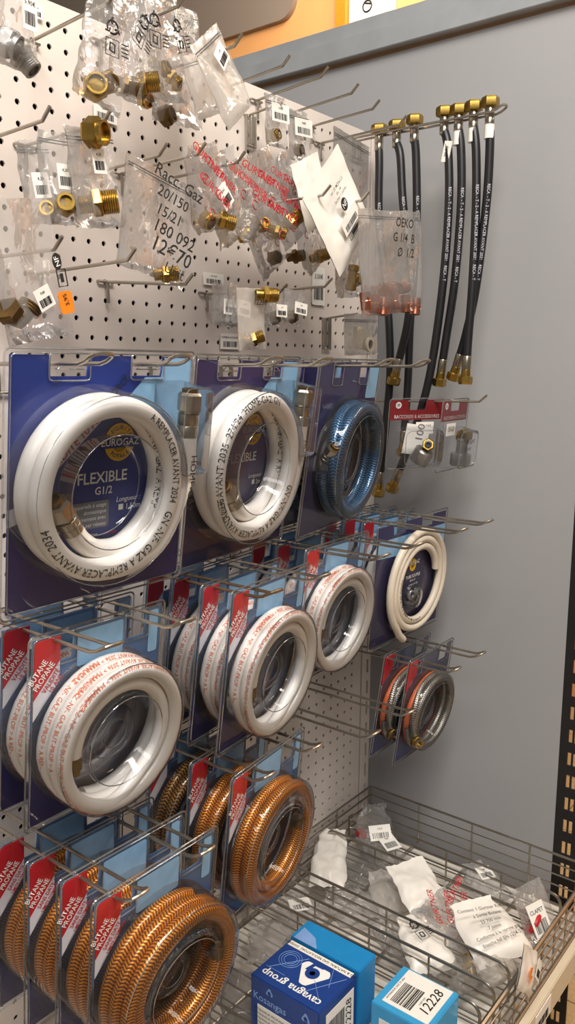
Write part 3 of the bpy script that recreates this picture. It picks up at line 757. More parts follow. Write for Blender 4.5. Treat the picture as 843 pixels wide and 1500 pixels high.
# white hose packs, middle row
WG = 'white butane propane hose packs'
ords = ['at the hook tips', 'second from the hook tips', 'third from the hook tips', 'fourth from the hook tips']
for k, yy in enumerate((0.680, 0.733, 0.792)):
    coil_pack('white_hose_pack', 'white hose pack, %s in the column under the royal blue pack' % ords[k], 'white', COLX[0], coily(yy), ZT2, 0, 7, WG, 3, '2036', texts=k < 2)
for k, yy in enumerate((0.650, 0.700, 0.752, 0.80)):
    coil_pack('white_hose_pack', 'white hose pack, %s in the column under the violet blue pack' % ords[k], 'white', COLX[1] + 0.002, coily(yy), ZT2, 6, 7, WG, 2, '2036', texts=k < 3)
for k, yy in enumerate((0.716, 0.772, 0.822)):
    coil_pack('white_hose_pack', 'white hose pack, %s in the column under the blue braided hose' % ords[k], 'white', COLX[2] - 0.004, coily(yy), ZT2, 2, 7, WG, 2, '2036', texts=k < 2)
for k, yy in enumerate((0.772, 0.812, 0.852)):
    coil_pack('white_hose_pack', 'white hose pack hanging %s behind the cream tube pack' % ('directly', 'second', 'third')[k], 'white', COLX[3] - 0.01, coily(yy), ZT2, 0, 4, WG, 2, '2036', texts=False)
# orange hose packs, lower row
OG = 'orange braided hose packs'
po = coil_pack('orange_hose_pack', 'orange braided hose pack at the hook tips, under the white hose packs', 'orange', 0.551, coily(0.607), ZT3, 0, 6, OG, 3)
for k, yy in enumerate((0.661, 0.715, 0.769)):
    c = copy_tree(po); c.location = (0.551 - 0.002 * k, coily(yy), ZT3); c.rotation_euler = (math.radians(5), 0, math.radians(-1))
    c['label'] = 'orange braided hose pack, %s in the column with four orange packs' % ords[k + 1]
p2 = coil_pack('orange_hose_pack', 'orange braided hose pack at the hook tips, above the azure box', 'orange', COLX[1] - 0.004, coily(0.650), ZT3 + 0.022, 7, 6, OG, 2)
c = copy_tree(p2); c.location = (COLX[1] - 0.006, coily(0.716), ZT3 + 0.022); c.rotation_euler = (math.radians(5), 0, math.radians(5)); c['label'] = 'orange braided hose pack directly behind the one above the azure box'
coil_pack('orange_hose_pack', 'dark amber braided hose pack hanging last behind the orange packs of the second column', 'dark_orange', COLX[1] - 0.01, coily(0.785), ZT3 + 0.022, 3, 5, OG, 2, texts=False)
# steel hose packs
SG = 'steel braided hose packs'
for k, (yy, lab) in enumerate(((0.690, 'steel braided hose pack with an orange turn, at the hook tips beside the grey panel'), (0.740, 'steel braided hose pack with a brass nut, hanging behind the one at the hook tips'))):
    p = coil_pack('steel_hose_pack', lab, 'steel', 1.312, coily(yy), ZT3 + 0.012, 0, 8, SG, 2, W=0.172, H=0.212)
    b = MB(); x0 = -0.082; b.prism([(x0, -0.0016, -0.062), (x0 + 0.030, -0.0016, -0.036), (x0 + 0.030, -0.0016, -0.006), (x0, -0.0016, -0.006)], (0, -0.0012, 0)); b.build('red_tag', 'red_tag', p, smooth=0)

# cream tube pack
t = thing('gas_tube_pack', 'wide dark violet pack with a cream coloured tube spiral, beside the grey panel', 'hose pack', (COLX[3], coily(0.724), ZT2), (math.radians(4), 0, 0))
W, H = 0.252, 0.228
b = MB(); b.prism(card_outline(W, H, [(-0.072, -0.026), (0.028, 0.072)], 0.02, 0.005, 0.0008), (0, -0.0012, 0)); card = b.build('printed_card', 'euro_card_violet', t, smooth=0)
b = MB(); b.prism([(-0.12, -0.0006, -0.06), (-0.12, -0.0006, -0.03), (0.12, -0.0006, -0.03), (0.12, -0.0006, -0.075)], (0, -0.0007, 0)); b.build('light_blue_field', 'light_blue', card, smooth=0)
xc, zc = 0.012, -0.122
pts = []
for i in range(0, 105):
    a = math.radians(12 - 0 + i * 9.0); R = 0.064 + 0.0140 * (i * 9.0 / 360) ; pts.append((xc + R * 1.02 * math.cos(a), -0.012 - 0.002 * i / 105, zc + R * math.sin(a)))
l = Vector(pts[-1]); d = (l - Vector(pts[-3])).normalized(); pts += [tuple(l + d * 0.02), tuple(l + d * 0.045 + Vector((0, 0, 0.008)))]
b = MB(); b.tube(pts, 0.0068, 12); hose = b.build('tube', 'cream_hose', t, smooth=80)
ring_text('TUYAU GAZ NF A REMPLACER AVANT', 0.008, 'black_ink', hose, (xc, zc), 0.071, 0.0068, 0.0125, math.radians(165), 1, math.radians(80), 0.004)
b = MB(); lx, lz = xc - 0.006, zc + 0.030
b.lathe([(0.006, 0), (0.006, 0.0006), (0.012, 0.0006), (0.012, 0)], (lx, -0.0012, lz), (0, -1, 0), 24); b.build('logo_ring', 'yellow_ink', card)
text('EUROGAZ', 0.010, 'white_ink', card, (lx, -0.0022, lz + 0.004), 0, 0.012)
text('TUBE SOUPLE', 0.0085, 'white_ink', card, (xc - 0.002, -0.0016, zc + 0.008), 0, 0.012)
text('Ø 6 x 9', 0.006, 'white_ink', card, (xc - 0.002, -0.0016, zc), 0, 0.006); text('Longueur 1m', 0.006, 'white_ink', card, (xc + 0.002, -0.0016, zc - 0.008), 0, 0.006)
b = flange(W, H, [(-0.072, -0.026), (0.028, 0.072)], (0, -0.006, -0.018))
b.lathe([(0.024, 0.001), (0.023, 0.010), (0.019, 0.016), (0.0001, 0.018)], (xc - 0.004, 0, zc - 0.030), (0, -1, 0), 28)
sh = b.build('blister_shell', 'clear', t, smooth=60)
b = MB(); b.tube(rounded_rect(-W / 2, W / 2, -H, 0, 0.006, -0.001), 0.0011, 6, closed=True); b.build('shell_rim', 'clear_edge', sh)
b = MB()
for k in range(3): b.lathe([(0.009, 0), (0.010, 0.002), (0.010, 0.006), (0.006, 0.007), (0.006, 0.0), (0.009, 0)], (xc - 0.012 + 0.010 * k, -0.004, zc - 0.026 - 0.008 * (k % 2)), (0.3 * k - 0.3, -1, 0.2), 12)
b.build('hose_clip', 'zinc', t)

# red topped fitting packs
for k, (dy, lab, px, flip) in enumerate(((-0.170, 'clear fitting pack with a red header and an angled grey and brass valve', 1.325, 0), (-0.235, 'clear fitting pack with a red header and an upright grey and brass nut', 1.347, 1))):
    W, H = 0.118, 0.128
    t = thing('fitting_pack', lab, 'fitting pack', (px, dy, ZC - 0.052), (math.radians(5), 0, math.radians(-28 if k == 0 else 4)), 'red headed fitting packs')
    b = flange(W, H, [(-0.018, 0.018)], (0, -0.005, -0.018)); 
    f0 = rounded_rect(-0.045, 0.045, -H + 0.006, -0.050, 0.01, -0.001); f1 = rounded_rect(-0.040, 0.040, -H + 0.010, -0.054, 0.012, -0.034); n = len(f0)
    b.add(f0 + f1, [(i, (i + 1) % n, n + (i + 1) % n, n + i) for i in range(n)] + [tuple(range(n, 2 * n))])
    sh = b.build('blister_shell', 'clear', t, smooth=40)
    b = MB(); b.tube(rounded_rect(-W / 2, W / 2, -H, 0, 0.008, -0.001), 0.0010, 6, closed=True); b.tube(f1, 0.0008, 5, closed=True); b.build('shell_rim', 'clear_edge', sh)
    b = MB(); b.prism(card_outline(W, 0.042, [(-0.020, 0.020)], 0.018, 0.003, 0.0008), (0, -0.0012, 0)); hd = b.build('red_header', 'red_tag', t, smooth=0)
    text('RACCORDS & ACCESSOIRES', 0.0088, 'white_ink', hd, (0, -0.0012, -0.033), 0, 0.014, sx=0.86)
    b = MB(); b.lathe([(0.003, 0), (0.003, 0.0004), (0.006, 0.0004), (0.006, 0)], (-0.040, -0.0008, -0.012), (0, -1, 0), 18); b.build('printed_mark', 'white_ink', hd)
    b = MB(); b.box((0.018 - 0.03 * k, -0.0016, -0.054), (0.038, 0.0006, 0.022)); lb = b.build('price_label', 'paper', t); text('RAC GAZ\n03 07 009', 0.006, 'black_ink', lb, (0.018 - 0.03 * k, -0.0024, -0.053), 0, 0.006)
    if k == 0:
        ax = Vector((0.25, -0.35, 0.8)).normalized(); o = Vector((0.0, -0.020, -0.108))
        b = MB(); b.lathe([(0.017, 0), (0.0185, 0.002), (0.0185, 0.024), (0.015, 0.028), (0.010, 0.030)], o - ax * 0.006, ax, 8); nt0 = b.build('union_nut', 'zinc', t)
        a2 = Vector((-0.5, -0.8, 0.3)).normalized(); b = MB(); b.lathe([(0.009, 0), (0.0115, 0.004), (0.0115, 0.014), (0.010, 0.016), (0.0065, 0.016), (0.0065, 0.006), (0, 0.006)], o + ax * 0.030, a2, 6); b.build('brass_outlet', 'brass', t, smooth=15)
        b = MB(); b.lathe([(0.0065, 0), (0.0065, 0.010), (0.0035, 0.0105), (0.0035, 0.004), (0, 0.004)], o + ax * 0.030 + a2 * 0.010, a2, 16); b.build('outlet_bore', 'dark_grey', t)
        b = MB(); b.box((0.0, -0.004, -0.075), (0.05, 0.001, 0.055), mat=Matrix.Rotation(0.15, 3, 'Y')); lf = b.build('folded_leaflet', 'paper', t); text('100', 0.022, 'grey_ink', lf, (0.008, -0.0052, -0.062), 1.4)
    else:
        o = Vector((0.006, -0.019, -0.118))
        b = MB(); b.lathe([(0.017, 0), (0.0185, 0.002), (0.0185, 0.018), (0.0175, 0.022), (0.011, 0.024)], o, (0, 0, 1), 24); b.build('union_nut', 'zinc', t)
        b = MB(); b.lathe([(0.010, 0.0), (0.010, 0.022), (0.012, 0.024), (0.012, 0.028), (0.0, 0.028)], o + Vector((0, 0, 0.022)), (0, 0, 1), 16); b.build('grey_stem', 'zinc', t)
        b = MB(); b.lathe([(0.011, -0.016), (0.0125, -0.014), (0.0125, 0.010), (0.0105, 0.016), (0.006, 0.016)], o + Vector((0.006, 0, 0.054)), (1, 0, 0), 6); b.build('brass_outlet', 'brass', t, smooth=15)
        text('Butagaz', 0.011, 'black_ink', sh, (0.004, -0.0352, -0.072), 0.1, 0.0, shear=0.3); text('Cube', 0.011, 'black_ink', sh, (-0.004, -0.0352, -0.085), 0.1, 0.0, shear=0.3)
single_hook((1.357, 0, ZC - 0.062), 0.275, 'single wire hook carrying the red headed fitting packs', 0.006, group='single wire hooks on the board')
# ================================================================== BLACK HOSES ON THE LONG HOOK
def black_hose(label, top, path, end, x, dx_end=0.0):
    """top: pixel of the upper nut; path: pixels down the hose; all near the plane x = const under the long hook"""
    p0 = on_x(top[0], top[1], x)
    t = thing('black_gas_hose', label, 'hose', p0, group='black gas hoses on the long hook')
    n = len(path) + 1
    P = [p0 + Vector((0, 0, -0.030))]
    for i, q in enumerate(path): P.append(on_x(q[0], q[1], x + dx_end * (i + 1) / n))
    e = on_x(end[0], end[1], x + dx_end); P.append(e)
    loc = [q - p0 for q in P]; cv = catmull(loc, 8)
    b = MB(); b.tube(cv, 0.0074, 12); h = b.build('hose', 'black_hose', t, smooth=80)
    b = MB(); b.lathe([(0.0090, -0.010), (0.0145, -0.008), (0.0153, -0.004), (0.0153, 0.004), (0.0140, 0.007), (0.0095, 0.007), (0.0095, 0.002), (0, 0.002)], (0, 0, 0), (0, 0, 1), 6); b.build('hexagon_nut', 'brass', t, smooth=15)
    b = MB(); b.lathe([(0.0076, -0.038), (0.0080, -0.037), (0.0080, -0.026), (0.0074, -0.025), (0.0080, -0.024), (0.0080, -0.012), (0.0072, -0.008)], (0, 0, 0), (0, 0, 1), 16); b.build('crimp_ferrule', 'steel', t)
    b = MB(); b.lathe([(0.0083, -0.058), (0.0083, -0.036)], (0, 0, 0), (0, 0, 1), 16); 
    if 'wrap' in label: b.build('paper_wrap', 'paper', t)
    d = (cv[-1] - cv[-3]).normalized(); c = cv[-1]
    b = MB(); b.lathe([(0.0076, -0.012), (0.0081, -0.011), (0.0081, 0.010), (0.0072, 0.012)], c, d, 16); b.build('crimp_ferrule', 'steel', t)
    b = MB(); b.lathe([(0.008, 0.012), (0.0085, 0.020), (0.0085, 0.024)], c, d, 14); b.build('connector_neck', 'brass', t)
    b = MB(); b.lathe([(0.009, 0.022), (0.0125, 0.024), (0.0125, 0.034), (0.0110, 0.037), (0.007, 0.037), (0.007, 0.030), (0, 0.030)], c, d, 6); b.build('hexagon_nut', 'brass', t, smooth=15)
    # white print running down the side facing the aisle
    k = 0; me = text_mesh('RECA  - T - 2 - A REMPLACER AVANT 2031    RECA - T', 0.0066, 0.0, 'LEFT').copy()
    L = [0.0]
    for i in range(1, len(cv)): L.append(L[-1] + (cv[i] - cv[i - 1]).length)
    for v in me.vertices:
        s = 0.10 + v.co.x
        j = 1
        while j < len(L) - 1 and L[j] < s: j += 1
        f = max(0.0, min(1.0, (s - L[j - 1]) / max(1e-6, L[j] - L[j - 1])))
        c = cv[j - 1].lerp(cv[j], f); tg = (cv[j] - cv[j - 1]).normalized()
        nm = Vector((-0.80, -0.60, 0)); nm = (nm - tg * nm.dot(tg)).normalized(); sd = nm.cross(tg)
        a = v.co.y / 0.0068
        v.co = c + (nm * math.cos(a) + sd * math.sin(a)) * 0.0076
    me.materials.clear(); me.materials.append(M['pale_print'])
    o = bpy.data.objects.new('lettering', me); col.objects.link(o); o.parent = h
    return t
HX = 1.36
black_hose('black gas hose hanging closest to the board on the long hook', (556, 189), [(556, 240), (556, 330), (568, 440), (572, 540), (566, 620)], (557, 700), HX, -0.006)
black_hose('black gas hose second from the board on the long hook', (582, 183), [(587, 230), (591, 300), (602, 400), (598, 470)], (583, 535), HX, -0.010)
black_hose('black gas hose third from the board on the long hook', (608, 175), [(610, 230), (611, 320), (606, 410), (601, 480), (598, 560)], (592, 640), HX, 0.018)
black_hose('black gas hose reaching lowest, fourth from the board on the long hook', (652, 163), [(657, 220), (658, 300), (649, 420), (630, 550), (606, 635)], (583, 695), HX, -0.012)
black_hose('black gas hose fifth from the board, with a paper wrap below its nut', (673, 160), [(676, 220), (676, 300), (667, 410), (655, 490)], (648, 536), HX, 0.004)
black_hose('black gas hose next to the end one, with a paper wrap below its nut', (695, 155), [(698, 220), (698, 300), (693, 410), (687, 490)], (684, 532), HX, -0.006)
black_hose('black gas hose at the very tip of the long hook, with a paper wrap', (719, 149), [(718, 220), (713, 300), (698, 420), (683, 490)], (672, 528), HX, 0.010)
t = double_hook(HX, on_x(730, 157, HX).z - 0.006, 0.292, 'very long double hook carrying the black gas hoses', half=0.0095, sag=0.002)
p = on_x(655, 222, HX - 0.008); tg_ = thing('hang_tag', 'small white folded tag on the fourth black gas hose', 'tag', p)
b = MB(); b.box((0, 0, 0), (0.002, 0.014, 0.034), mat=Matrix.Rotation(0.2, 3, 'X')); b.build('tag_sheet', 'paper', tg_); text('30,00', 0.008, 'black_ink', tg_, (-0.0016, 0.0, 0.0), 1.4, 0.004, rot=Matrix(((0, 0, -1), (-1, 0, 0), (0, 1, 0))))

# ================================================================== SINGLE HOOKS OF THE UPPER BOARD
def hook_px(px, py, L, label, rise=0.0, **k):
    p = on_y(px, py, -L); return single_hook((p.x, 0, p.z - rise), L, label, rise, **k)
hook_px(160, 3, 0.150, 'wire hook highest on the board, holding the bag with steel fittings', 0.008)
hook_px(262, 9, 0.150, 'wire hook through the bags printed with recycling symbols', 0.006)
hook_px(343, 68, 0.160, 'wire hook through the blank milky bag', 0.004)
hook_px(414, 97, 0.110, 'empty wire hook next to the blank milky bag, topmost of four empty hooks', 0.008)
hook_px(470, 113, 0.130, 'empty wire hook second of the four along the board top', 0.010)
hook_px(515, 137, 0.120, 'empty wire hook third of the four along the board top', 0.008)
hook_px(546, 160, 0.130, 'empty wire hook of the four along the board top nearest the black hoses', 0.006)
hook_px(585, 183, 0.165, 'wire hook through the smoky clear bag beside the black hoses', 0.004)
hook_px(62, 177, 0.150, 'wire hook above the bags of brass fittings at the open board end', 0.004)
hook_px(150, 182, 0.150, 'wire hook carrying the loose brass nut and bags of fittings', 0.0)
hook_px(233, 228, 0.150, 'wire hook through the handwritten bag', 0.004)
hook_px(290, 226, 0.150, 'wire hook through the red printed bags beside the handwritten bag', 0.004)
hook_px(348, 238, 0.150, 'wire hook through the middle of the red printed bags', 0.004)
hook_px(80, 365, 0.165, 'wire hook in front of the bag with the orange sticker', 0.0)
hook_px(187, 381, 0.170, 'wire hook ending before the handwritten price', 0.004)
p = on_y(153, 413, 0); single_hook(tuple(p), 0.155, 'empty wire hook with a visible foot below the handwritten bag', -0.012)
p = on_y(299, 430, 0); single_hook(tuple(p), 0.150, 'wire hook through the brass connector and small labelled bags', -0.006)
hook_px(476, 420, 0.150, 'wire hook through the small labelled bag under the white printed bag', 0.0)
hook_px(473, 286, 0.190, 'wire hook piercing the white printed NF bag', 0.0)
hook_px(530, 294, 0.190, 'wire hook through the handwritten bag of copper fittings', 0.0)
for q, z2, lab in (((368, 168), 215, 'flat double wire bracket on the board beside the milky bag'), ((480, 465), 512, 'flat double wire bracket on the board above the blue packs')):
    a = on_y(q[0], q[1], -0.006); c = on_y(q[0], z2, -0.006); h = a.z - c.z
    t = thing('wire_bracket', lab, 'bracket', (a.x, -0.006, a.z), group='empty wire brackets')
    b = MB(); b.tube([(-0.010, 0.012, 0), (-0.010, 0, -0.002), (-0.010, 0, -h), (0.010, 0, -h), (0.010, 0, -0.002), (0.010, 0.012, 0)], 0.0021, 8); b.build('outer_loop', 'wire', t)
    b = MB(); b.tube([(-0.004, -0.001, 0), (-0.004, -0.001, -h + 0.004), (0.004, -0.001, -h + 0.004), (0.004, -0.001, 0)], 0.0018, 8); b.build('inner_loop', 'wire', t)
    b = MB(); b.tube([(-0.006, -0.002, -0.002), (-0.006, -0.07, 0.004)], 0.0019, 8); b.build('prong', 'wire', t)

# ================================================================== FITTINGS
def fitting(kind, px, py, y, s, label, d=(0.5, -0.7, -0.2), mat='brass', group='brass fittings in the bags', pos=None):
    """s: radius scale (hexagon radius in metres)"""
    p = pos if pos is not None else on_y(px, py, y); d = Vector(d).normalized()
    q = Vector((0, 0, 1)).rotation_difference(d).to_matrix().to_4x4(); q.translation = p
    t = thing(kind + '_fitting' if kind in ('elbow', 'tee', 'sleeve') else kind, label, 'fitting', mw=q, group=group)
    def thread(z0, z1, r, name='threaded_end'):
        n = max(3, int(abs(z1 - z0) / 0.0022)); pr = []
        for i in range(n):
            a = z0 + (z1 - z0) * i / n; e = z0 + (z1 - z0) * (i + 0.5) / n; pr += [(r * 0.93, a), (r, e)]
        pr += [(r * 0.93, z1), (r * 0.66, z1), (r * 0.66, z1 - 0.4 * (z1 - z0)), (0.0, z1 - 0.4 * (z1 - z0))]
        b = MB(); b.lathe(pr, (0, 0, 0), (0, 0, 1), 20); b.build(name, mat, t, smooth=25)
    def hexa(z0, z1, r, name='hexagon_collar'):
        b = MB(); c = (z1 - z0) * 0.15; b.lathe([(r * 0.88, z0), (r, z0 + c), (r, z1 - c), (r * 0.88, z1)], (0, 0, 0), (0, 0, 1), 6); b.build(name, mat, t, smooth=12)
    if kind == 'pipe_nipple':
        hexa(-0.25 * s, 0.45 * s, s); thread(0.45 * s, 1.5 * s, s * 0.82); thread(-0.25 * s, -1.1 * s, s * 0.62)
    elif kind == 'union_nut':
        b = MB(); b.lathe([(s * 0.62, -0.5 * s), (s * 0.9, -0.5 * s), (s, -0.35 * s), (s, 0.4 * s), (s * 0.9, 0.55 * s), (s * 0.66, 0.55 * s), (s * 0.62, -0.5 * s)], (0, 0, 0), (0, 0, 1), 6); b.build('hexagon_shell', mat, t, smooth=12)
        b = MB(); b.lathe([(s * 0.80, 0.55 * s), (s * 0.80, 0.85 * s), (s * 0.64, 0.85 * s), (s * 0.60, -0.45 * s)], (0, 0, 0), (0, 0, 1), 22); b.build('threaded_bore', mat, t)
    elif kind == 'elbow':
        b = MB(); b.tube([(0, 0, 1.5 * s), (0, 0, 0.5 * s), (0.1 * s, 0, 0.12 * s), (0.5 * s, 0, 0), (1.5 * s, 0, 0)], s * 0.62, 14); b.build('bend', mat, t)
        hexa(0.9 * s, 1.7 * s, s); b = MB(); b.lathe([(s * 0.85, 1.0 * s), (s * 0.9, 1.1 * s), (s * 0.85, 1.2 * s), (s * 0.9, 1.3 * s), (s * 0.85, 1.4 * s), (s * 0.9, 1.5 * s), (s * 0.85, 1.6 * s), (s * 0.5, 1.6 * s), (s * 0.5, 1.2 * s), (0, 1.2 * s)], (0, 0, 0), (1, 0, 0), 18); b.build('threaded_end', mat, t, smooth=25)
    elif kind == 'tee':
        b = MB(); b.lathe([(s * 0.55, -1.6 * s), (s * 0.75, -1.5 * s), (s * 0.75, -0.9 * s), (s * 0.6, -0.8 * s), (s * 0.6, 0.8 * s), (s * 0.75, 0.9 * s), (s * 0.75, 1.5 * s), (s * 0.5, 1.6 * s)], (0, 0, 0), (0, 0, 1), 16); b.build('run', mat, t)
        b = MB(); b.lathe([(s * 0.6, 0), (s * 0.6, 0.8 * s), (s * 0.85, 0.9 * s), (s * 0.85, 1.5 * s), (s * 0.5, 1.5 * s), (s * 0.5, 1.0 * s), (0, s)], (0, 0, 0), (1, 0, 0), 6); b.build('branch', mat, t, smooth=15)
    elif kind == 'sleeve':
        b = MB(); b.lathe([(s * 0.8, -1.6 * s), (s, -1.6 * s), (s, -0.1 * s), (s * 0.88, 0), (s, 0.1 * s), (s, 1.6 * s), (s * 0.8, 1.6 * s), (s * 0.8, -1.5 * s), (0.0, -1.5 * s)], (0, 0, 0), (0, 0, 1), 16); b.build('tube_body', mat, t)
        b = MB(); b.lathe([(s * 1.0, -0.15 * s), (s * 1.08, 0), (s * 1.0, 0.15 * s)], (0, 0, 0), (0, 0, 1), 16); b.build('stop_bead', mat, t)
    return t

# ================================================================== BAGS
def frame(top, bot, yaw, lay=False, lean=0.0):
    zax = (top - bot).normalized()
    y0 = Vector((0, 0, -1)) if lay else Vector((-math.sin(math.radians(yaw)), math.cos(math.radians(yaw)), 0))
    yax = (y0 - zax * y0.dot(zax)).normalized(); xax = yax.cross(zax)
    m = Matrix((xax, yax, zax)).transposed().to_4x4(); m.translation = top
    return m
def bag_mesh(w, h, thick, seed, crease=1.0, nx=18, ny=26, low=0.7, pinch=0.0):
    b = MB(); rnd = random.Random(seed); o = Vector((rnd.uniform(0, 90), rnd.uniform(0, 90), rnd.uniform(0, 90)))
    verts = []; 
    for side in (-1, 1):
        for j in range(ny + 1):
            v = j / ny
            for i in range(nx + 1):
                u = i / nx * 2 - 1
                wv = 1.0 - pinch * math.exp(-((v - 0.08) / 0.18) ** 2)
                x = u * w / 2 * wv; z = -v * h
                prof = (1 - u * u) ** 0.5 * (min(1, max(0, v - 0.04) / low) ** 1.3) * (1 - max(0, (v - 0.86) / 0.14) ** 2)
                edge = min(1, (1 - abs(u)) * 5, v * 8, (1 - v) * 6)
                p = Vector((x * 22, z * 22, side * 2.0)) + o
                nz = noise.noise(p) * 0.6 + (1 - abs(noise.noise(p * 2.1))) * 0.6 - 0.45 + 0.2 * (1 - abs(noise.noise(p * 4.0))) - 0.12
                yv = side * (thick / 2 * prof + 0.0006) + crease * 0.0055 * nz * (0.35 + 0.65 * max(edge, 0)) * (1 if side < 0 else 0.6)
                wob = crease * 0.003 * noise.noise(Vector((u * 2, v * 7, 3.0)) + o)
                verts.append((x + wob, yv + crease * 0.004 * noise.noise(Vector((u * 1.3, v * 2, 9)) + o), z + crease * 0.002 * noise.noise(Vector((u * 5, v * 2, 5.0)) + o)))
    faces = []; n1 = (nx + 1) * (ny + 1)
    for s, off in ((0, 0), (1, n1)):
        for j in range(ny):
            for i in range(nx):
                q = [off + j * (nx + 1) + i, off + j * (nx + 1) + i + 1, off + (j + 1) * (nx + 1) + i + 1, off + (j + 1) * (nx + 1) + i]
                faces.append(tuple(reversed(q)) if s == 0 else tuple(q))
    b.add(verts, faces); return b
_bagseed = [0]
def bag(label, top, bot, wpx, y, mat='bag', thick=0.02, yaw=0, crease=1.0, zip_=True, group='clear bags of fittings on the board', name='fitting_bag', pinch=0.0, cat='bag'):
    """top / bot: pixels of the middle of the upper and lower edge; wpx: width in pixels at depth y"""
    A, B = on_y(top[0], top[1], y), on_y(bot[0], bot[1], y)
    w = (on_y(top[0] + wpx / 2, top[1], y) - on_y(top[0] - wpx / 2, top[1], y)).x
    h = (A - B).length
    t = thing(name, label, cat, mw=frame(A, B, yaw), group=group); t['w'] = w; t['h'] = h
    _bagseed[0] += 1
    bag_mesh(w, h, thick, _bagseed[0] * 7.3, crease, pinch=pinch).build('film', mat, t, smooth=70)
    if zip_:
        b = MB()
        for zz in (-0.010, -0.013): b.tube([(-w / 2 * 0.98, -0.0015, zz), (0, -0.002, zz - 0.0004), (w / 2 * 0.98, -0.0015, zz)], 0.0007, 5)
        b.build('zip_strip', 'clear_edge', t)
    return t, w, h
def barcode_label(t, x, z, w, h, y, body='', roll=0.0, mat='paper', bars=True, name='price_label'):
    R_ = Matrix.Rotation(-roll, 3, 'Y')
    b = MB(); b.box((x, y, z), (w, 0.0005, h), mat=R_); lb = b.build(name, mat, t)
    if bars:
        b = MB(); n = 14; xx = -w * 0.36; rnd = random.Random(int(abs(x * 1e5 + z * 7e5)) + 3)
        while xx < w * 0.36:
            bw = rnd.choice((0.4, 0.7, 1.1)) * w / 40
            c = R_ @ Vector((xx, 0, -h * 0.18)); b.box((x + c.x, y - 0.0005, z + c.z), (bw, 0.0003, h * 0.36), mat=R_); xx += bw + rnd.choice((0.5, 0.8, 1.2)) * w / 34
        b.build('barcode', 'black_ink', lb)
    if body:
        c = R_ @ Vector((0, 0, h * 0.25)); text(body, h * 0.17, 'black_ink', lb, (x + c.x, y - 0.0006, z + c.z), roll, 0.004)
    return lb
def recycle_print(t, x, z, s, y, roll=0.0):
    b = MB(); R_ = Matrix.Rotation(-roll, 3, 'Y')
    def P(q): v = R_ @ Vector((q[0] * s, 0, q[1] * s)); return (x + v.x, y, z + v.z)
    for k in range(3):
        a0 = k * 2 * PI / 3
        b.tube([P((0.5 * math.cos(a0 + a), 0.5 * math.sin(a0 + a) + 1.2)) for a in (0.1, 0.5, 0.9, 1.3, 1.6)], s * 0.09, 4)
        a = a0 + 1.7; b.tube([P((0.75 * math.cos(a - 0.15), 0.75 * math.sin(a - 0.15) + 1.2)), P((0.5 * math.cos(a + 0.25), 0.5 * math.sin(a + 0.25) + 1.2)), P((0.25 * math.cos(a - 0.15), 0.25 * math.sin(a - 0.15) + 1.2))], s * 0.08, 4)
    b.tube([P((-0.6, 0.3)), P((0.6, 0.3)), P((0.6, -1.0)), P((-0.6, -1.0))], s * 0.05, 4, closed=True)
    b.tube([P((-0.2, 0.0)), P((0.25, -0.1)), P((0.2, -0.7)), P((-0.25, -0.6))], s * 0.09, 4, closed=True)
    for k in range(4): b.tube([P((0.85, 0.2 - 0.3 * k)), P((1.5, 0.2 - 0.3 * k))], s * 0.05, 4)
    return b.build('printed_symbols', 'black_ink', t)
def red_print(t, w, h, y, n=4):
    for k in range(n):
        text('GURTNER', 0.0150, 'red_ink', t, (-w * 0.14 + w * 0.26 * (k % 2), y - 0.001 * k, -h * (0.20 + 0.17 * k)), -0.75, 0.010, shear=0.2)
        b = MB(); b.tube([(-w * 0.30 + w * 0.30 * (k % 2) + 0.006 * math.cos(a * PI / 6), y, -h * (0.16 + 0.2 * k) - 0.024 + 0.006 * math.sin(a * PI / 6)) for a in range(10)], 0.0008, 4); b.build('printed_mark', 'red_ink', t)

# --- bags with symbols at the top
t, w, h = bag('clear bag with grey steel fittings and red print, highest at the open board end', (14, -45), (20, 100), 62, -0.13, 'bag', 0.03, 4)
text('S', 0.030, 'red_ink', t, (w * 0.36, -0.010, -h * 0.36), 0.3, 0.01); barcode_label(t, 0.012, -h * 0.42, 0.018, 0.034, -0.014, '5,90€')
fitting('union_nut', 10, 62, -0.13, 0.0155, 'grey steel union nut in the bag with red print', (0.5, -0.6, -0.4), 'zinc', 'steel fittings in the bags')
fitting('pipe_nipple', 30, 82, -0.125, 0.013, 'grey steel pipe nipple under the union nut', (0.4, -0.5, -0.7), 'zinc', 'steel fittings in the bags')
syms = [((172, -10), (140, 152), 62, -0.150, 0.024, 'clear bag with recycling symbols and two big brass nuts'), ((195, -12), (182, 145), 52, -0.132, 0.02, 'clear bag with recycling symbols, second in its bunch'),
        ((212, -8), (208, 148), 50, -0.115, 0.02, 'clear bag with recycling symbols over a brass hexagon'), ((232, -12), (252, 150), 66, -0.098, 0.024, 'clear bag with recycling symbols and small brass parts, next to the milky bag'),
        ((250, 5), (262, 184), 78, -0.055, 0.02, 'long clear bag behind the bunch with recycling symbols')]
for k, (a, c, wp, yy, th, lab) in enumerate(syms):
    t, w, h = bag(lab, a, c, wp, yy, 'bag_thin' if k < 4 else 'bag', th, (-8, 5, -4, 8, 0)[k], 1.5, k == 4, 'clear bags with recycling symbols')
    if k < 4: recycle_print(t, -0.004 + 0.004 * k, -h * (0.52, 0.42, 0.40, 0.45)[k], 0.0135, -th / 2 - 0.007, (0.2, -0.3, 0.1, 0.25)[k])
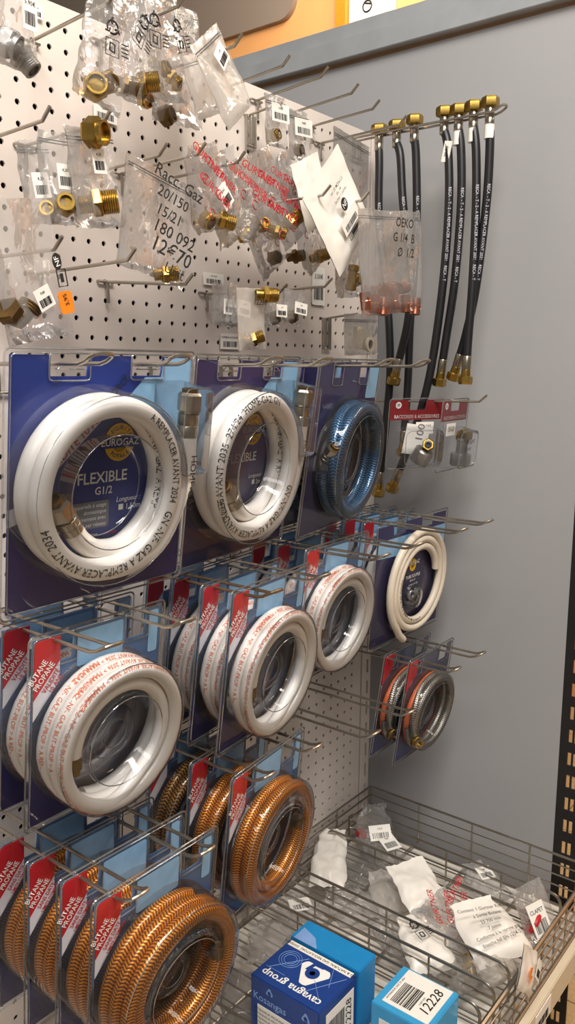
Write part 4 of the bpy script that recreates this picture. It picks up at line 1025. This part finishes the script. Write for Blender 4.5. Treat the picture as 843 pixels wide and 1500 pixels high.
for px, py, yy, s, kd, d, lab in ((140, 128, -0.150, 0.0145, 'union_nut', (-0.5, -0.8, 0.1), 'large brass union nut, lowest of the symbol bags'), (159, 120, -0.148, 0.0125, 'union_nut', (-0.4, -0.8, -0.4), 'brass union nut beside the large one in the symbol bag'),
        (184, 124, -0.130, 0.0105, 'pipe_nipple', (0.7, -0.6, -0.3), 'dark brass nipple in the second symbol bag'), (207, 122, -0.118, 0.0145, 'pipe_nipple', (0.6, -0.7, 0.1), 'brass nipple with a broad hexagon in the third symbol bag'),
        (212, 146, -0.105, 0.0105, 'union_nut', (0.1, -0.9, -0.3), 'small brass nut peeking below the symbol bags'), (240, 101, -0.100, 0.0095, 'union_nut', (0.3, -0.9, 0.3), 'small brass nut high in the fourth symbol bag'),
        (250, 112, -0.102, 0.0095, 'pipe_nipple', (0.5, -0.6, -0.6), 'small brass nipple beside the nut in the fourth symbol bag'), (258, 124, -0.098, 0.0085, 'union_nut', (0.6, -0.7, -0.2), 'tiny brass nut low in the fourth symbol bag'),
        (243, 170, -0.055, 0.0135, 'union_nut', (0.3, -0.9, 0.2), 'dull nut at the bottom of the long clear bag')):
    fitting(kd, px, py, yy, s, lab, d, 'brass_dark' if 'd' == lab[0] else 'brass')
t, w, h = bag('blank milky plastic bag with one barcode label, hanging in front of the board top', (299, 50), (352, 173), 60, -0.150, 'bag_milky', 0.02, 10, 0.7, True, 'blank bags')
barcode_label(t, 0.004, -0.030, 0.026, 0.024, -0.009, '1,60', 0.3)
t, w, h = bag('second blank milky bag behind the labelled one', (292, 75), (318, 168), 56, -0.110, 'bag_milky', 0.02, -5, 0.9, True, 'blank bags')
# --- paper price labels fixed to the board
for k, (x0, y0_, x1, y1_, body, lab) in enumerate(((137, 148, 172, 184, '1,80€', 'paper price label on the board below the symbol bags'), (298, 398, 328, 420, 'RAC GAZ', 'paper barcode label on the board beside the small bags'),
        (458, 390, 476, 448, '3,50€', 'tall paper barcode strip on the board'), (323, 488, 352, 512, 'FLEXIBLE GAZ BLANC', 'paper label above the violet blue pack'), (44, 3, 63, 30, '5,90€', 'paper price label behind the topmost hook'))):
    a, c = on_y(x0, y0_, -0.004), on_y(x1, y1_, -0.004); w, h = c.x - a.x, a.z - c.z
    t = thing('price_label', lab, 'label', ((a.x + c.x) / 2, -0.004, (a.z + c.z) / 2), group='paper labels on the board')
    barcode_label(t, 0, 0, w, h, 0, body, 0, 'paper', True, 'label_sheet')
# --- left bags with brass nipples
for k, (a, c, wp, yy, lab) in enumerate((((44, 205), (66, 328), 46, -0.110, 'small clear zip bag farthest into the open end, with a brass nipple'), ((82, 192), (96, 330), 56, -0.125, 'middle clear zip bag of three with a brass nipple'), ((128, 188), (150, 334), 82, -0.142, 'largest clear zip bag of three under the loose brass nut'))):
    t, w, h = bag(lab, a, c, wp, yy, 'bag', 0.026, (-6, 0, 8)[k], 1.1, True, 'zip bags with brass nipples')
    barcode_label(t, -0.004, -h * (0.55, 0.5, 0.34)[k], 0.020, 0.026, -0.0135, '4,20')
fitting('pipe_nipple', 70, 310, -0.112, 0.0105, 'smallest brass nipple of the three zip bags', (-0.6, -0.7, 0.1)); fitting('pipe_nipple', 96, 302, -0.128, 0.0125, 'medium brass nipple of the three zip bags', (-0.55, -0.8, 0.1)); fitting('pipe_nipple', 140, 298, -0.146, 0.0165, 'largest brass nipple of the three zip bags', (0.75, -0.6, 0.15))
fitting('union_nut', 137, 194, -0.158, 0.0165, 'loose shiny brass nut hanging on a wire hook', (0.35, -0.92, -0.1), 'brass', 'loose brass parts on hooks')
# --- handwritten bag
t, w, h = bag('clear zip bag with handwritten price 12€70 in black marker', (238, 250), (222, 406), 104, -0.135, 'bag', 0.024, 4, 0.9, True, 'handwritten bags')
for k, (s, dx, sz) in enumerate((('Racc. Gaz', 0.002, 0.021), ('20/150', -0.006, 0.019), ('15/21', -0.010, 0.019), ('180 092', 0.002, 0.022), ('12€70', 0.000, 0.026), ('Unit', 0.008, 0.019))):
    text(s, sz, 'black_ink', t, (dx, -0.028, -0.018 - 0.0208 * k), -0.10, 0.007, shear=0.2, name='handwriting', sx=1.04)
fitting('pipe_nipple', 241, 402, -0.137, 0.0115, 'brass nipple at the bottom of the handwritten bag', (0.8, -0.6, 0.1))
# --- red printed bags
GG = 'clear bags with red lettering'
for k, (a, c, wp, yy, rp, lab) in enumerate((((292, 212), (316, 338), 62, -0.145, 3, 'clear bag with red lettering next to the handwritten bag'), ((312, 226), (352, 352), 56, -0.120, 0, 'clear bag with little print tucked between the red lettered bags'),
        ((338, 236), (372, 346), 50, -0.145, 2, 'narrow clear bag with red lettering in the middle of the bunch'), ((366, 226), (402, 350), 60, -0.130, 4, 'clear bag with the boldest red lettering, middle hook'),
        ((400, 234), (438, 350), 62, -0.115, 4, 'clear bag with red lettering leaning on the white NF bag'), ((432, 262), (472, 388), 50, -0.105, 2, 'clear bag with red lettering low beneath the white NF bag'),
        ((372, 300), (408, 392), 58, -0.085, 2, 'clear bag with red lettering lowest against the board'))):
    t, w, h = bag(lab, a, c, wp, yy, 'bag_thin' if k != 1 else 'bag', 0.024, (6, -8, 10, -4, 6, 0, 3)[k], 1.5, False, GG)
    if rp: red_print(t, w, h, -0.017, rp)
    if k == 0: barcode_label(t, 0.012, -h * 0.62, 0.024, 0.030, -0.017, 'RAC', 0.5)
for px, py, yy, s, kd, d, lab in ((302, 322, -0.146, 0.0115, 'union_nut', (0.2, -0.8, -0.5), 'brass nut in the red lettered bag next to the handwriting'), (324, 322, -0.146, 0.0125, 'pipe_nipple', (0.8, -0.5, -0.2), 'brass nipple in the red lettered bag next to the handwriting'),
        (355, 343, -0.122, 0.0125, 'union_nut', (0.7, -0.7, 0.2), 'brass nut in the bag with little print'), (384, 330, -0.132, 0.0105, 'union_nut', (-0.2, -0.9, 0.3), 'grey brass nut in the bag with boldest red lettering'),
        (405, 338, -0.128, 0.0105, 'pipe_nipple', (0.6, -0.7, -0.3), 'brass nipple in the bag with boldest red lettering'), (425, 326, -0.116, 0.0140, 'pipe_nipple', (0.6, -0.5, 0.6), 'bright brass nipple in the bag leaning on the white bag'),
        (402, 378, -0.086, 0.0115, 'union_nut', (-0.3, -0.9, 0.1), 'dark brass nut lowest against the board'), (432, 376, -0.088, 0.0110, 'pipe_nipple', (0.3, -0.9, 0.1), 'dark brass nipple lowest against the board'),
        (466, 376, -0.106, 0.0120, 'pipe_nipple', (0.8, -0.5, 0.3), 'brass nipple beneath the white NF bag')):
    fitting(kd, px, py, yy, s, lab, d, 'brass_dark' if lab.startswith('dark') else 'brass')
# --- white NF bag
t, w, h = bag('opaque white bag printed with a black NF mark and a barcode', (470, 250), (521, 364), 82, -0.178, 'bag_white', 0.016, 6, 0.5, False, 'white printed bags')
b = MB(); b.prism([(0.0095 * math.cos(k * PI / 12), -0.0140, -0.058 + 0.0095 * math.sin(k * PI / 12)) for k in range(24)], (0, -0.0004, 0)); b.build('mark_disc', 'black_ink', t, smooth=0)
text('NF', 0.0115, 'white_ink', t, (0, -0.0150, -0.058), 0.1, 0.012)
for k, s in enumerate(('ref 20 M20x1,5', 'du 14', 'Sachet 1 joints', '3007009A14')): text(s, 0.0074, 'black_ink', t, (0.0, -0.0140, (-0.028, -0.036, -0.043, -0.0735)[k]), 0, 0.004)
barcode_label(t, 0.0, -0.083, 0.058, 0.024, -0.0138, '', 0, 'bag_white'); b = MB(); b.tube([(x_, -0.0142, z_) for x_, z_ in ((-0.022, -0.096), (0.022, -0.096), (0.022, -0.106), (-0.022, -0.106))], 0.0006, 4, closed=True); b.box((0.004, -0.0142, -0.101), (0.030, 0.0006, 0.0055)); b.build('printed_frame', 'black_ink', t)
t, w, h = bag('plain white bag half hidden behind the NF bag', (446, 232), (470, 330), 44, -0.140, 'bag_white', 0.010, 0, 0.6, False, 'white printed bags')
# --- small labelled bags at the board top
for a, c, lab, f in (((403, 140), (406, 216), 'tiny labelled bag with a brass nut under the topmost empty hooks', (403, 198)), ((437, 162), (440, 236), 'tiny labelled bag with a dark ring next to the smoky bag', (437, 220))):
    t, w, h = bag(lab, a, c, 30, -0.060, 'bag', 0.014, 0, 0.8, True, 'tiny labelled bags'); barcode_label(t, 0.0, -h * 0.36, w * 0.85, 0.026, -0.010, '4,90€')
    fitting('union_nut', f[0], f[1], -0.060, 0.0098, ('brass nut' if f[0] < 420 else 'dull brass ring') + ' in the tiny labelled bag', (0.2, -0.95, 0.1), 'brass' if f[0] < 420 else 'brass_dark')
# --- smoky bag beside the hoses
t, w, h = bag('smoky clear zip bag beside the black hoses', (517, 200), (512, 300), 60, -0.150, 'bag_grey', 0.018, 4, 0.7, True, 'smoky bags')
# --- bag of copper fittings, with the bag behind
t, w, h = bag('clear zip bag of copper fittings with handwriting, in front of the black hoses', (572, 308), (577, 459), 92, -0.205, 'bag', 0.026, 0, 1.5, True, 'handwritten bags')
for k, (s, dx) in enumerate((('OEKO', 0.0), ('G 1/4  B', -0.004), ('Ø  1/2', 0.0))): text(s, 0.019, 'black_ink', t, (dx, -0.025, -0.022 - 0.022 * k), -0.06, 0.012, shear=0.2, name='handwriting')
for k, px in enumerate((536, 549, 562, 578, 594, 609)):
    fitting('sleeve', px, 441 + (k % 3) * 4, -0.205 + 0.003 * (k % 2), 0.0084, 'copper pipe sleeve standing in the handwritten clear bag', (0.15 * (k % 3 - 1), 0.05, 1), 'copper', 'copper sleeves in the handwritten bag')
for k, (px, py) in enumerate(((571, 425), (590, 422))): fitting('sleeve', px, py, -0.203, 0.009, 'copper pipe sleeve lying across in the handwritten clear bag', (1, 0.1, 0.15), 'copper', 'copper sleeves lying in the bag')
t, w, h = bag('clear bag with a brass tee behind the copper fittings bag', (512, 325), (515, 436), 40, -0.150, 'bag', 0.02, 0, 1.0, True)
fitting('tee', 516, 407, -0.152, 0.0125, 'brass tee fitting beside the bag of copper sleeves', (0.1, -0.1, 1))
# --- small bags on the lower hook
for k, (a, c, wp, yy, f, lab) in enumerate((((328, 416), (327, 478), 34, -0.075, (331, 465), 'small labelled bag hanging first on the low hook'), ((350, 418), (345, 480), 30, -0.092, (346, 468), 'small labelled bag hanging second on the low hook'),
        ((402, 428), (402, 478), 26, -0.120, (402, 466), 'small labelled bag behind the loose brass connector'), ((432, 426), (429, 474), 30, -0.120, (428, 464), 'small labelled bag near the tall barcode strip'))):
    t, w, h = bag(lab, a, c, wp, yy, 'bag', 0.018, 0, 1.2, False, 'small labelled bags on the low hook'); barcode_label(t, 0.002, -h * 0.55, w * 0.6, h * 0.36, -0.013, '2,90')
    fitting('union_nut', f[0], f[1], yy, 0.0098, 'dull nut in the ' + lab, (0.4, -0.9, 0.2), 'brass_dark' if k > 1 else 'zinc')
t, w, h = bag('narrow clear bag marked 12230 with a brass nut', (367, 422), (370, 512), 40, -0.140, 'bag_milky', 0.014, 0, 0.5, False, 'handwritten bags')
text('12230', 0.0115, 'black_ink', t, (0.0, -0.017, -0.020), 0.0, 0.008, shear=0.2, name='handwriting'); fitting('pipe_nipple', 370, 497, -0.142, 0.0110, 'brass nut in the narrow bag marked 12230', (0.7, -0.6, 0.3))
fitting('pipe_nipple', 388, 432, -0.150, 0.0125, 'loose brass connector hanging on the low wire hook', (0.86, -0.5, 0.0), 'brass', 'loose brass parts on hooks')
# --- white dusty pouch
t, w, h = bag('clear pouch with ivory plastic washers above the blue braided hose', (530, 460), (530, 520), 50, -0.110, 'bag', 0.018, 0, 0.8, True)
p = on_y(530, 496, -0.110)
tt = thing('washer_block', 'ivory plastic washers in the clear pouch', 'washers', p)
b = MB(); b.box((0, 0, 0), (0.040, 0.008, 0.036), mat=Matrix.Rotation(0.1, 3, 'Y')); b.build('sheet', 'white_plastic', tt)
b = MB(); b.lathe([(0.008, 0), (0.008, 0.005), (0.013, 0.005), (0.013, 0), (0.008, 0)], (0.012, -0.007, -0.01), (0, -1, 0), 18); b.build('washer', 'white_plastic', tt)
# --- big bag with the orange sticker
t, w, h = bag('large clear bag with an orange price sticker and a brass elbow', (20, 290), (62, 498), 112, -0.165, 'bag', 0.028, 6, 1.0, False, 'large clear bags')
Mi = t.matrix_world.inverted()
def loc_px(tt, px, py, yl):
    d = ray(px, py); o = tt.matrix_world.inverted() @ CAM; dd = tt.matrix_world.inverted().to_3x3() @ d
    return o + dd * ((yl - o.y) / dd.y)
q = loc_px(t, 97, 443, -0.019); b = MB(); b.prism(rounded_rect(q.x - 0.0095, q.x + 0.0095, q.z - 0.0115, q.z + 0.0115, 0.004, -0.019), (0, -0.0006, 0)); st = b.build('price_sticker', 'orange_label', t, smooth=0); text('3,95', 0.0075, 'black_ink', st, (q.x, -0.0202, q.z + 0.003), PI / 2 + 0.2, 0.004)
q = loc_px(t, 91, 407, -0.019); b = MB(); b.tube([(q.x + a * 0.006, -0.019, q.z + c * 0.0085) for a, c in ((-1, -1), (1, -1), (1, 1), (-1, 1))], 0.0009, 4, closed=True); b.box((q.x, -0.019, q.z), (0.004, 0.0006, 0.009)); b.build('printed_symbol', 'black_ink', t)
q = loc_px(t, 83, 383, -0.019); b = MB(); b.prism([(q.x + 0.006 * math.cos(k * PI / 10), -0.019, q.z + 0.0085 * math.sin(k * PI / 10)) for k in range(20)], (0, -0.0005, 0)); dsc = b.build('mark_disc', 'black_ink', t, smooth=0); text('NF', 0.0085, 'white_ink', dsc, (q.x, -0.0199, q.z), PI / 2 + 0.2, 0.01)
barcode_label(t, -0.002, -h * 0.70, 0.022, 0.022, -0.018, '9,80', 0.3, 'bag_white')
fitting('elbow', 28, 472, -0.165, 0.0145, 'dull brass elbow in the large bag with the orange sticker', (-0.75, -0.3, 0.5), 'brass_dark')
# ================================================================== BOXES IN THE BASKET
TOPR = Matrix(((1, 0, 0), (0, 1, 0), (0, 0, 1)))                       # print on a top face, reading along +x
TOPY = Matrix(((0, -1, 0), (1, 0, 0), (0, 0, 1)))                      # reading along +y
LEFT = Matrix(((0, 0, -1), (-1, 0, 0), (0, 1, 0)))                     # on the face towards -x
FRONT = Matrix(((1, 0, 0), (0, 0, -1), (0, 1, 0)))                     # on the face towards -y
def carton(label, x0, x1, y0, y1, z0, z1, mat, name='carton', group='cardboard boxes in the basket'):
    """y0 > y1"""
    t = thing(name, label, 'box', ((x0 + x1) / 2, (y0 + y1) / 2, z0), group=group)
    w, d, h = (x1 - x0) / 2, (y0 - y1) / 2, z1 - z0
    bm = bmesh.new(); bmesh.ops.create_cube(bm, size=1.0)
    for v in bm.verts: v.co = Vector((v.co.x * 2 * w, v.co.y * 2 * d, (v.co.z + 0.5) * h))
    bmesh.ops.bevel(bm, geom=bm.edges[:], offset=0.0012, segments=2, affect='EDGES')
    me = bpy.data.meshes.new('box_body'); bm.to_mesh(me); bm.free(); me.materials.append(M[mat])
    o = bpy.data.objects.new('box_body', me); col.objects.link(o); o.parent = t
    b = MB(); b.box((0, -d - 0.0002, h - 0.008), (2 * w * 0.96, 0.0008, 0.012)); b.build('tuck_flap', mat, t)
    return t, w, d, h
ZB = KZ0 + 0.0018
t, w, d, h = carton('navy cardboard box printed cavagna group in the basket', 0.818, 0.914, -0.203, -0.327, ZB, 0.470, 'blue_box')
zt = h + 0.0004
text('cavagna group', 0.0195, 'white_ink', t, (-w + 0.016, 0.0, zt), 0, 0.016, rot=TOPY, sx=0.95)
b = MB(); b.box((w - 0.007, 0.0, zt), (0.011, 2 * d * 0.94, 0.0004)); st = b.build('white_strip', 'paper', t); text('LPG & NATURAL GAS REGULATORS  DIVISION', 0.0064, 'black_ink', st, (w - 0.007, 0, zt + 0.0005), 0, 0.008, rot=TOPY)
def tri_logo(parent, c, s, rot, m1='white_ink', m2='blue_box', n='printed_logo'):
    pts = []
    for k in range(3):
        a = PI / 2 + k * 2 * PI / 3
        for e in (-0.45, -0.15, 0.15, 0.45): pts.append(Vector((0.45 * math.cos(a) + 0.5 * math.cos(a + e), 0.45 * math.sin(a) + 0.5 * math.sin(a + e), 0)) * s)
    nrm = rot @ Vector((0, 0, 1)); c = Vector(c)
    b = MB(); b.prism([rot @ p + c for p in pts], -nrm * 0.0003); b.f = [tuple(reversed(f)) for f in b.f]; lo = b.build(n, m1, parent, smooth=0)
    b = MB(); b.lathe([(s * 0.16, 0), (s * 0.16, 0.0003), (s * 0.40, 0.0003), (s * 0.40, 0)], c + nrm * 0.0004, nrm, 20); b.build('logo_ring', m2, lo)
    b = MB(); q = [Vector((0.28, -0.05, 0)), Vector((0.52, -0.05, 0)), Vector((0.35, -0.75, 0)), Vector((-0.3, -0.75, 0)), Vector((-0.3, -0.58, 0)), Vector((0.2, -0.55, 0))]
    b.prism([rot @ (p * s) + c + nrm * 0.0006 for p in q], -nrm * 0.0002); b.build('logo_tail', m2, lo, smooth=0)
    return lo
tri_logo(t, (0.008, -0.010, zt), 0.028, TOPY)
b = MB()
for k in range(5): b.tube([(0.012 + (0.010 + 0.004 * k) * math.cos(a * PI / 8), 0.034 + (0.010 + 0.004 * k) * math.sin(a * PI / 8), zt) for a in range(16)], 0.0004, 4, closed=True) if k < 3 else None
for a, c in (((-0.02, 0.05), (0.03, 0.012)), ((-0.03, -0.02), (0.03, -0.056)), ((-0.03, -0.05), (0.0, -0.02)), ((-0.02, 0.02), (-0.02, 0.055)), ((0.0, -0.045), (0.034, -0.03))): b.tube([(a[0], a[1], zt), (c[0], c[1], zt)], 0.0004, 4)
b.build('line_drawing', 'light_ink', t)
text('Kosangas', 0.0165, 'light_ink', t, (-w - 0.0004, 0.026, h - 0.030), 0, 0.01, rot=LEFT); tri_logo(t, (-w - 0.0004, 0.026, h - 0.014), 0.007, LEFT, 'light_ink')
tri_logo(t, (-w - 0.0004, -0.040, h - 0.020), 0.008, LEFT, 'light_ink')
b = MB(); b.box((-w - 0.0003, 0.006, h - 0.070), (0.0005, 0.085, 0.055)); lb = b.build('paper_label', 'paper', t)
for k in range(6): text('DETENDEUR PROPANE BUTANE 1,5 kg/h', 0.0055, 'black_ink', lb, (-w - 0.0009, 0.006, h - 0.050 - 0.007 * k), 0, 0.0, rot=LEFT)
b = MB(); b.box((0.004, -d - 0.0009, h - 0.055), (0.070, 0.0005, 0.080)); lb = b.build('paper_label', 'paper', t)
b = MB(); xx = -0.024; rnd = random.Random(4)
while xx < 0.016: bw = rnd.choice((0.0006, 0.001, 0.0016)); b.box((xx, -d - 0.0013, h - 0.045), (bw, 0.0003, 0.030)); xx += bw + rnd.choice((0.0007, 0.0012))
b.build('barcode', 'black_ink', lb); text('12228', 0.020, 'black_ink', lb, (0.026, -d - 0.0014, h - 0.050), PI / 2, 0.004, shear=0.2, name='handwriting', rot=FRONT)
t, w, d, h = carton('azure cardboard box directly behind the navy box', 0.920, 0.968, -0.198, -0.326, ZB, 0.470, 'azure_box')
b = MB(); b.prism([(-w, d * 0.9, h + 0.0004), (w * 0.2, d * 0.9, h + 0.0004), (-w * 0.2, d * 0.45, h + 0.0004), (-w, d * 0.2, h + 0.0004)], (0, 0, -0.0003)); b.f = [tuple(reversed(f)) for f in b.f]; b.build('printed_corner', 'light_ink', t, smooth=0)
t, w, d, h = carton('cyan cardboard box with a white 12228 barcode label', 0.907, 1.000, -0.357, -0.450, ZB, 0.446, 'cyan_box')
zt = h + 0.0004; b = MB(); b.box((0.004, -0.002, zt), (2 * w * 0.84, 2 * d * 0.80, 0.0005)); lb = b.build('paper_label', 'paper', t)
b = MB(); yy = d * 0.55; rnd = random.Random(9)
while yy > -d * 0.18: bw = rnd.choice((0.0006, 0.001, 0.0016)); b.box((-0.006, yy, zt + 0.0004), (0.044, bw, 0.0003)); yy -= bw + rnd.choice((0.0007, 0.0012))
b.build('barcode', 'black_ink', lb); text('12228', 0.022, 'black_ink', lb, (0.004, -d * 0.52, zt + 0.0006), 0, 0.004, shear=0.2, name='handwriting', rot=TOPR)
for k, s in enumerate(('DETENDEUR GAZ 37 mbar', '3 007 010')): text(s, 0.0045, 'black_ink', lb, (-0.002, (0.68 if k == 0 else -0.27) * d, zt + 0.0006), 0, 0.0, rot=TOPR)
b = MB(); b.box((-w - 0.0003, 0, h * 0.5), (0.0005, 2 * d * 0.7, h * 0.55)); b.build('side_label', 'paper', t)
t, w, d, h = carton('small cyan box corner beside the larger cyan box', 0.800, 0.850, -0.400, -0.470, ZB, 0.400, 'cyan_box')

# ================================================================== BAGS LYING IN THE BASKET
def lay_bag(label, top, bot, w, zt, zb, mat, thick=0.03, crease=2.2, cat='bag', group='crumpled bags in the basket', pinch=0.3):
    A, B = on_z(top[0], top[1], zt), on_z(bot[0], bot[1], zb)
    t = thing('crumpled_bag', label, cat, mw=frame(A, B, 0, lay=True), group=group)
    _bagseed[0] += 1
    bag_mesh(w, (A - B).length, thick, _bagseed[0] * 7.3, crease, 20, 24, 0.5, pinch).build('film', mat, t, smooth=75)
    return t, (A - B).length
BZ = KZ0
t, h = lay_bag('crinkled clear bag standing up with a red part, nearest the board corner', (545, 1178), (558, 1250), 0.075, BZ + 0.100, BZ + 0.03, 'bag_thin', 0.03, 2.5); barcode_label(t, 0, -h * 0.65, 0.045, 0.03, -0.026, 'GAZ')
p = on_z(530, 1222, BZ + 0.03); b = MB(); b.lathe([(0.006, -0.005), (0.012, -0.004), (0.013, 0.0), (0.012, 0.005), (0.005, 0.006)], p, (0.2, -0.5, 0.8), 16); tag(b.build('sealing_plug', 'red_plastic'), 'red plastic plug inside the crinkled bag by the board corner', 'plug')
t, h = lay_bag('flat clear bag with a white printed slip near the board', (545, 1225), (590, 1285), 0.085, BZ + 0.05, BZ + 0.025, 'bag_thin', 0.025); barcode_label(t, 0.01, -h * 0.4, 0.035, 0.04, -0.022, 'NF')
t, h = lay_bag('white crumpled bag under the orange hose pack', (488, 1215), (478, 1300), 0.070, BZ + 0.06, BZ + 0.03, 'bag_white', 0.03)
t, h = lay_bag('smoky crumpled bag beside the white one under the orange hoses', (520, 1240), (530, 1300), 0.085, BZ + 0.045, BZ + 0.02, 'bag_grey', 0.03)
t, h = lay_bag('white bag folded over the divider with a clear red lettered end', (592, 1262), (632, 1330), 0.085, BZ + 0.080, BZ + 0.045, 'bag_white', 0.025, 1.4, pinch=0.05)
t, h = lay_bag('clear end of a bag with red lettering between the white bags', (625, 1318), (690, 1375), 0.105, BZ + 0.060, BZ + 0.03, 'bag', 0.035, 2.0, pinch=0.0)
for k in range(4): text('GURTNER', 0.016, 'red_ink', t, (-0.03 + 0.022 * k, -0.030, -h * (0.3 + 0.16 * (k % 3))), 0.9 - 0.2 * k, 0.01, shear=0.2)
t, h = lay_bag('white bag with a column of black symbols beside the cyan box', (602, 1340), (640, 1425), 0.080, BZ + 0.055, BZ + 0.03, 'bag_white', 0.03, 1.8, pinch=0.3); recycle_print(t, -0.008, -h * 0.5, 0.014, -0.026, 0.3)
t, h = lay_bag('large white bag with lines of black text and a pink fold', (690, 1318), (745, 1408), 0.110, BZ + 0.085, BZ + 0.045, 'bag_white', 0.03, 1.1, pinch=0.25)
for k, s in enumerate(('Contient 1 Gurtner Robinet', 'à Sortie Butane', '23 700 mm', '7 joints', 'Conforme à la norme gaz', 'Etanche NF EN 1254-2')): text(s, 0.0085, 'black_ink', t, (-0.004, -0.0265, -h * 0.30 - 0.0115 * k), 0.04 * k - 0.1, 0.004)
t, h = lay_bag('clear crumpled bag with a brass piece before the large white bag', (650, 1385), (705, 1440), 0.110, BZ + 0.045, BZ + 0.025, 'bag', 0.04, 2.4, pinch=0.0)
fitting('pipe_nipple', 0, 0, 0, 0.013, 'brass nipple inside the clear crumpled bag in the basket', (0.5, 0.4, 0.3), pos=on_z(690, 1418, BZ + 0.035))
t, h = lay_bag('clear crumpled bag bulging against the front wires', (712, 1395), (738, 1438), 0.070, BZ + 0.060, BZ + 0.03, 'bag_milky', 0.045, 2.6, pinch=0.2)
t, h = lay_bag('clear bag with a white card and a red ring at the basket corner', (770, 1295), (800, 1375), 0.075, BZ + 0.105, BZ + 0.03, 'bag', 0.025, 1.2, pinch=0.0)
barcode_label(t, -0.012, -h * 0.62, 0.040, 0.055, -0.016, 'CLAPET')
p = on_z(782, 1352, BZ + 0.055); b = MB(); b.tube([(0.016 * math.cos(k * PI / 10), 0, 0.016 * math.sin(k * PI / 10)) for k in range(20)], 0.0055, 8, closed=True); o = tag(b.build('red_ring', 'red_plastic'), 'red plastic ring inside the corner bag of the basket', 'ring'); o.location = p; o.rotation_euler = (0.5, 0.2, 0.4)
t, h = lay_bag('clear bag lying flat under the azure box', (430, 1310), (450, 1365), 0.085, BZ + 0.03, BZ + 0.018, 'bag', 0.02); barcode_label(t, 0, -h * 0.5, 0.04, 0.03, -0.018, 'GAZ')
t, h = lay_bag('clear bag lying flat behind the navy box', (398, 1345), (395, 1415), 0.080, BZ + 0.03, BZ + 0.018, 'bag', 0.02)
t, h = lay_bag('smoky bag lying below the orange hose pack beside the navy box', (365, 1420), (360, 1500), 0.080, BZ + 0.05, BZ + 0.03, 'bag_grey', 0.03)
t, h = lay_bag('clear bag between the wire dividers behind the cyan box', (560, 1340), (600, 1395), 0.075, BZ + 0.03, BZ + 0.02, 'bag_thin', 0.025)
# bag corner hanging over the front rail
A = on_y(778, 1388, -0.506); B = on_y(768, 1455, -0.515)
t = thing('crumpled_bag', 'bag corner with a barcode and an orange bolt hanging over the front rail', 'bag', mw=frame(A, B, 0), group='crumpled bags in the basket')
h = (A - B).length; bag_mesh(0.085, h, 0.010, 77.7, 1.0, 12, 14, 0.5, 0.1).build('film', 'bag_white', t, smooth=70)
barcode_label(t, 0.022, -h * 0.40, 0.022, 0.030, -0.011, '', -0.2)
b = MB(); b.prism([(-0.020, -0.010, -h * 0.45), (-0.008, -0.010, -h * 0.42), (-0.012, -0.010, -h * 0.60), (-0.004, -0.010, -h * 0.60), (-0.018, -0.010, -h * 0.86), (-0.014, -0.010, -h * 0.68), (-0.022, -0.010, -h * 0.66)], (0, -0.0005, 0)); b.build('bolt_print', 'orange_label', t, smooth=0)
t, h = lay_bag('clear bag with a small slip beside the divider nearest the grey panel', (690, 1262), (730, 1320), 0.070, BZ + 0.04, BZ + 0.02, 'bag', 0.025, 2.0); barcode_label(t, 0, -h * 0.5, 0.03, 0.03, -0.02, 'NF')
t, h = lay_bag('milky crumpled bag between the white bag and the board wires', (560, 1275), (585, 1335), 0.075, BZ + 0.04, BZ + 0.02, 'bag_milky', 0.03, 2.4)
t, h = lay_bag('clear crumpled bag in front of the white bag under the orange hoses', (500, 1300), (530, 1350), 0.090, BZ + 0.035, BZ + 0.02, 'bag', 0.03, 2.4)
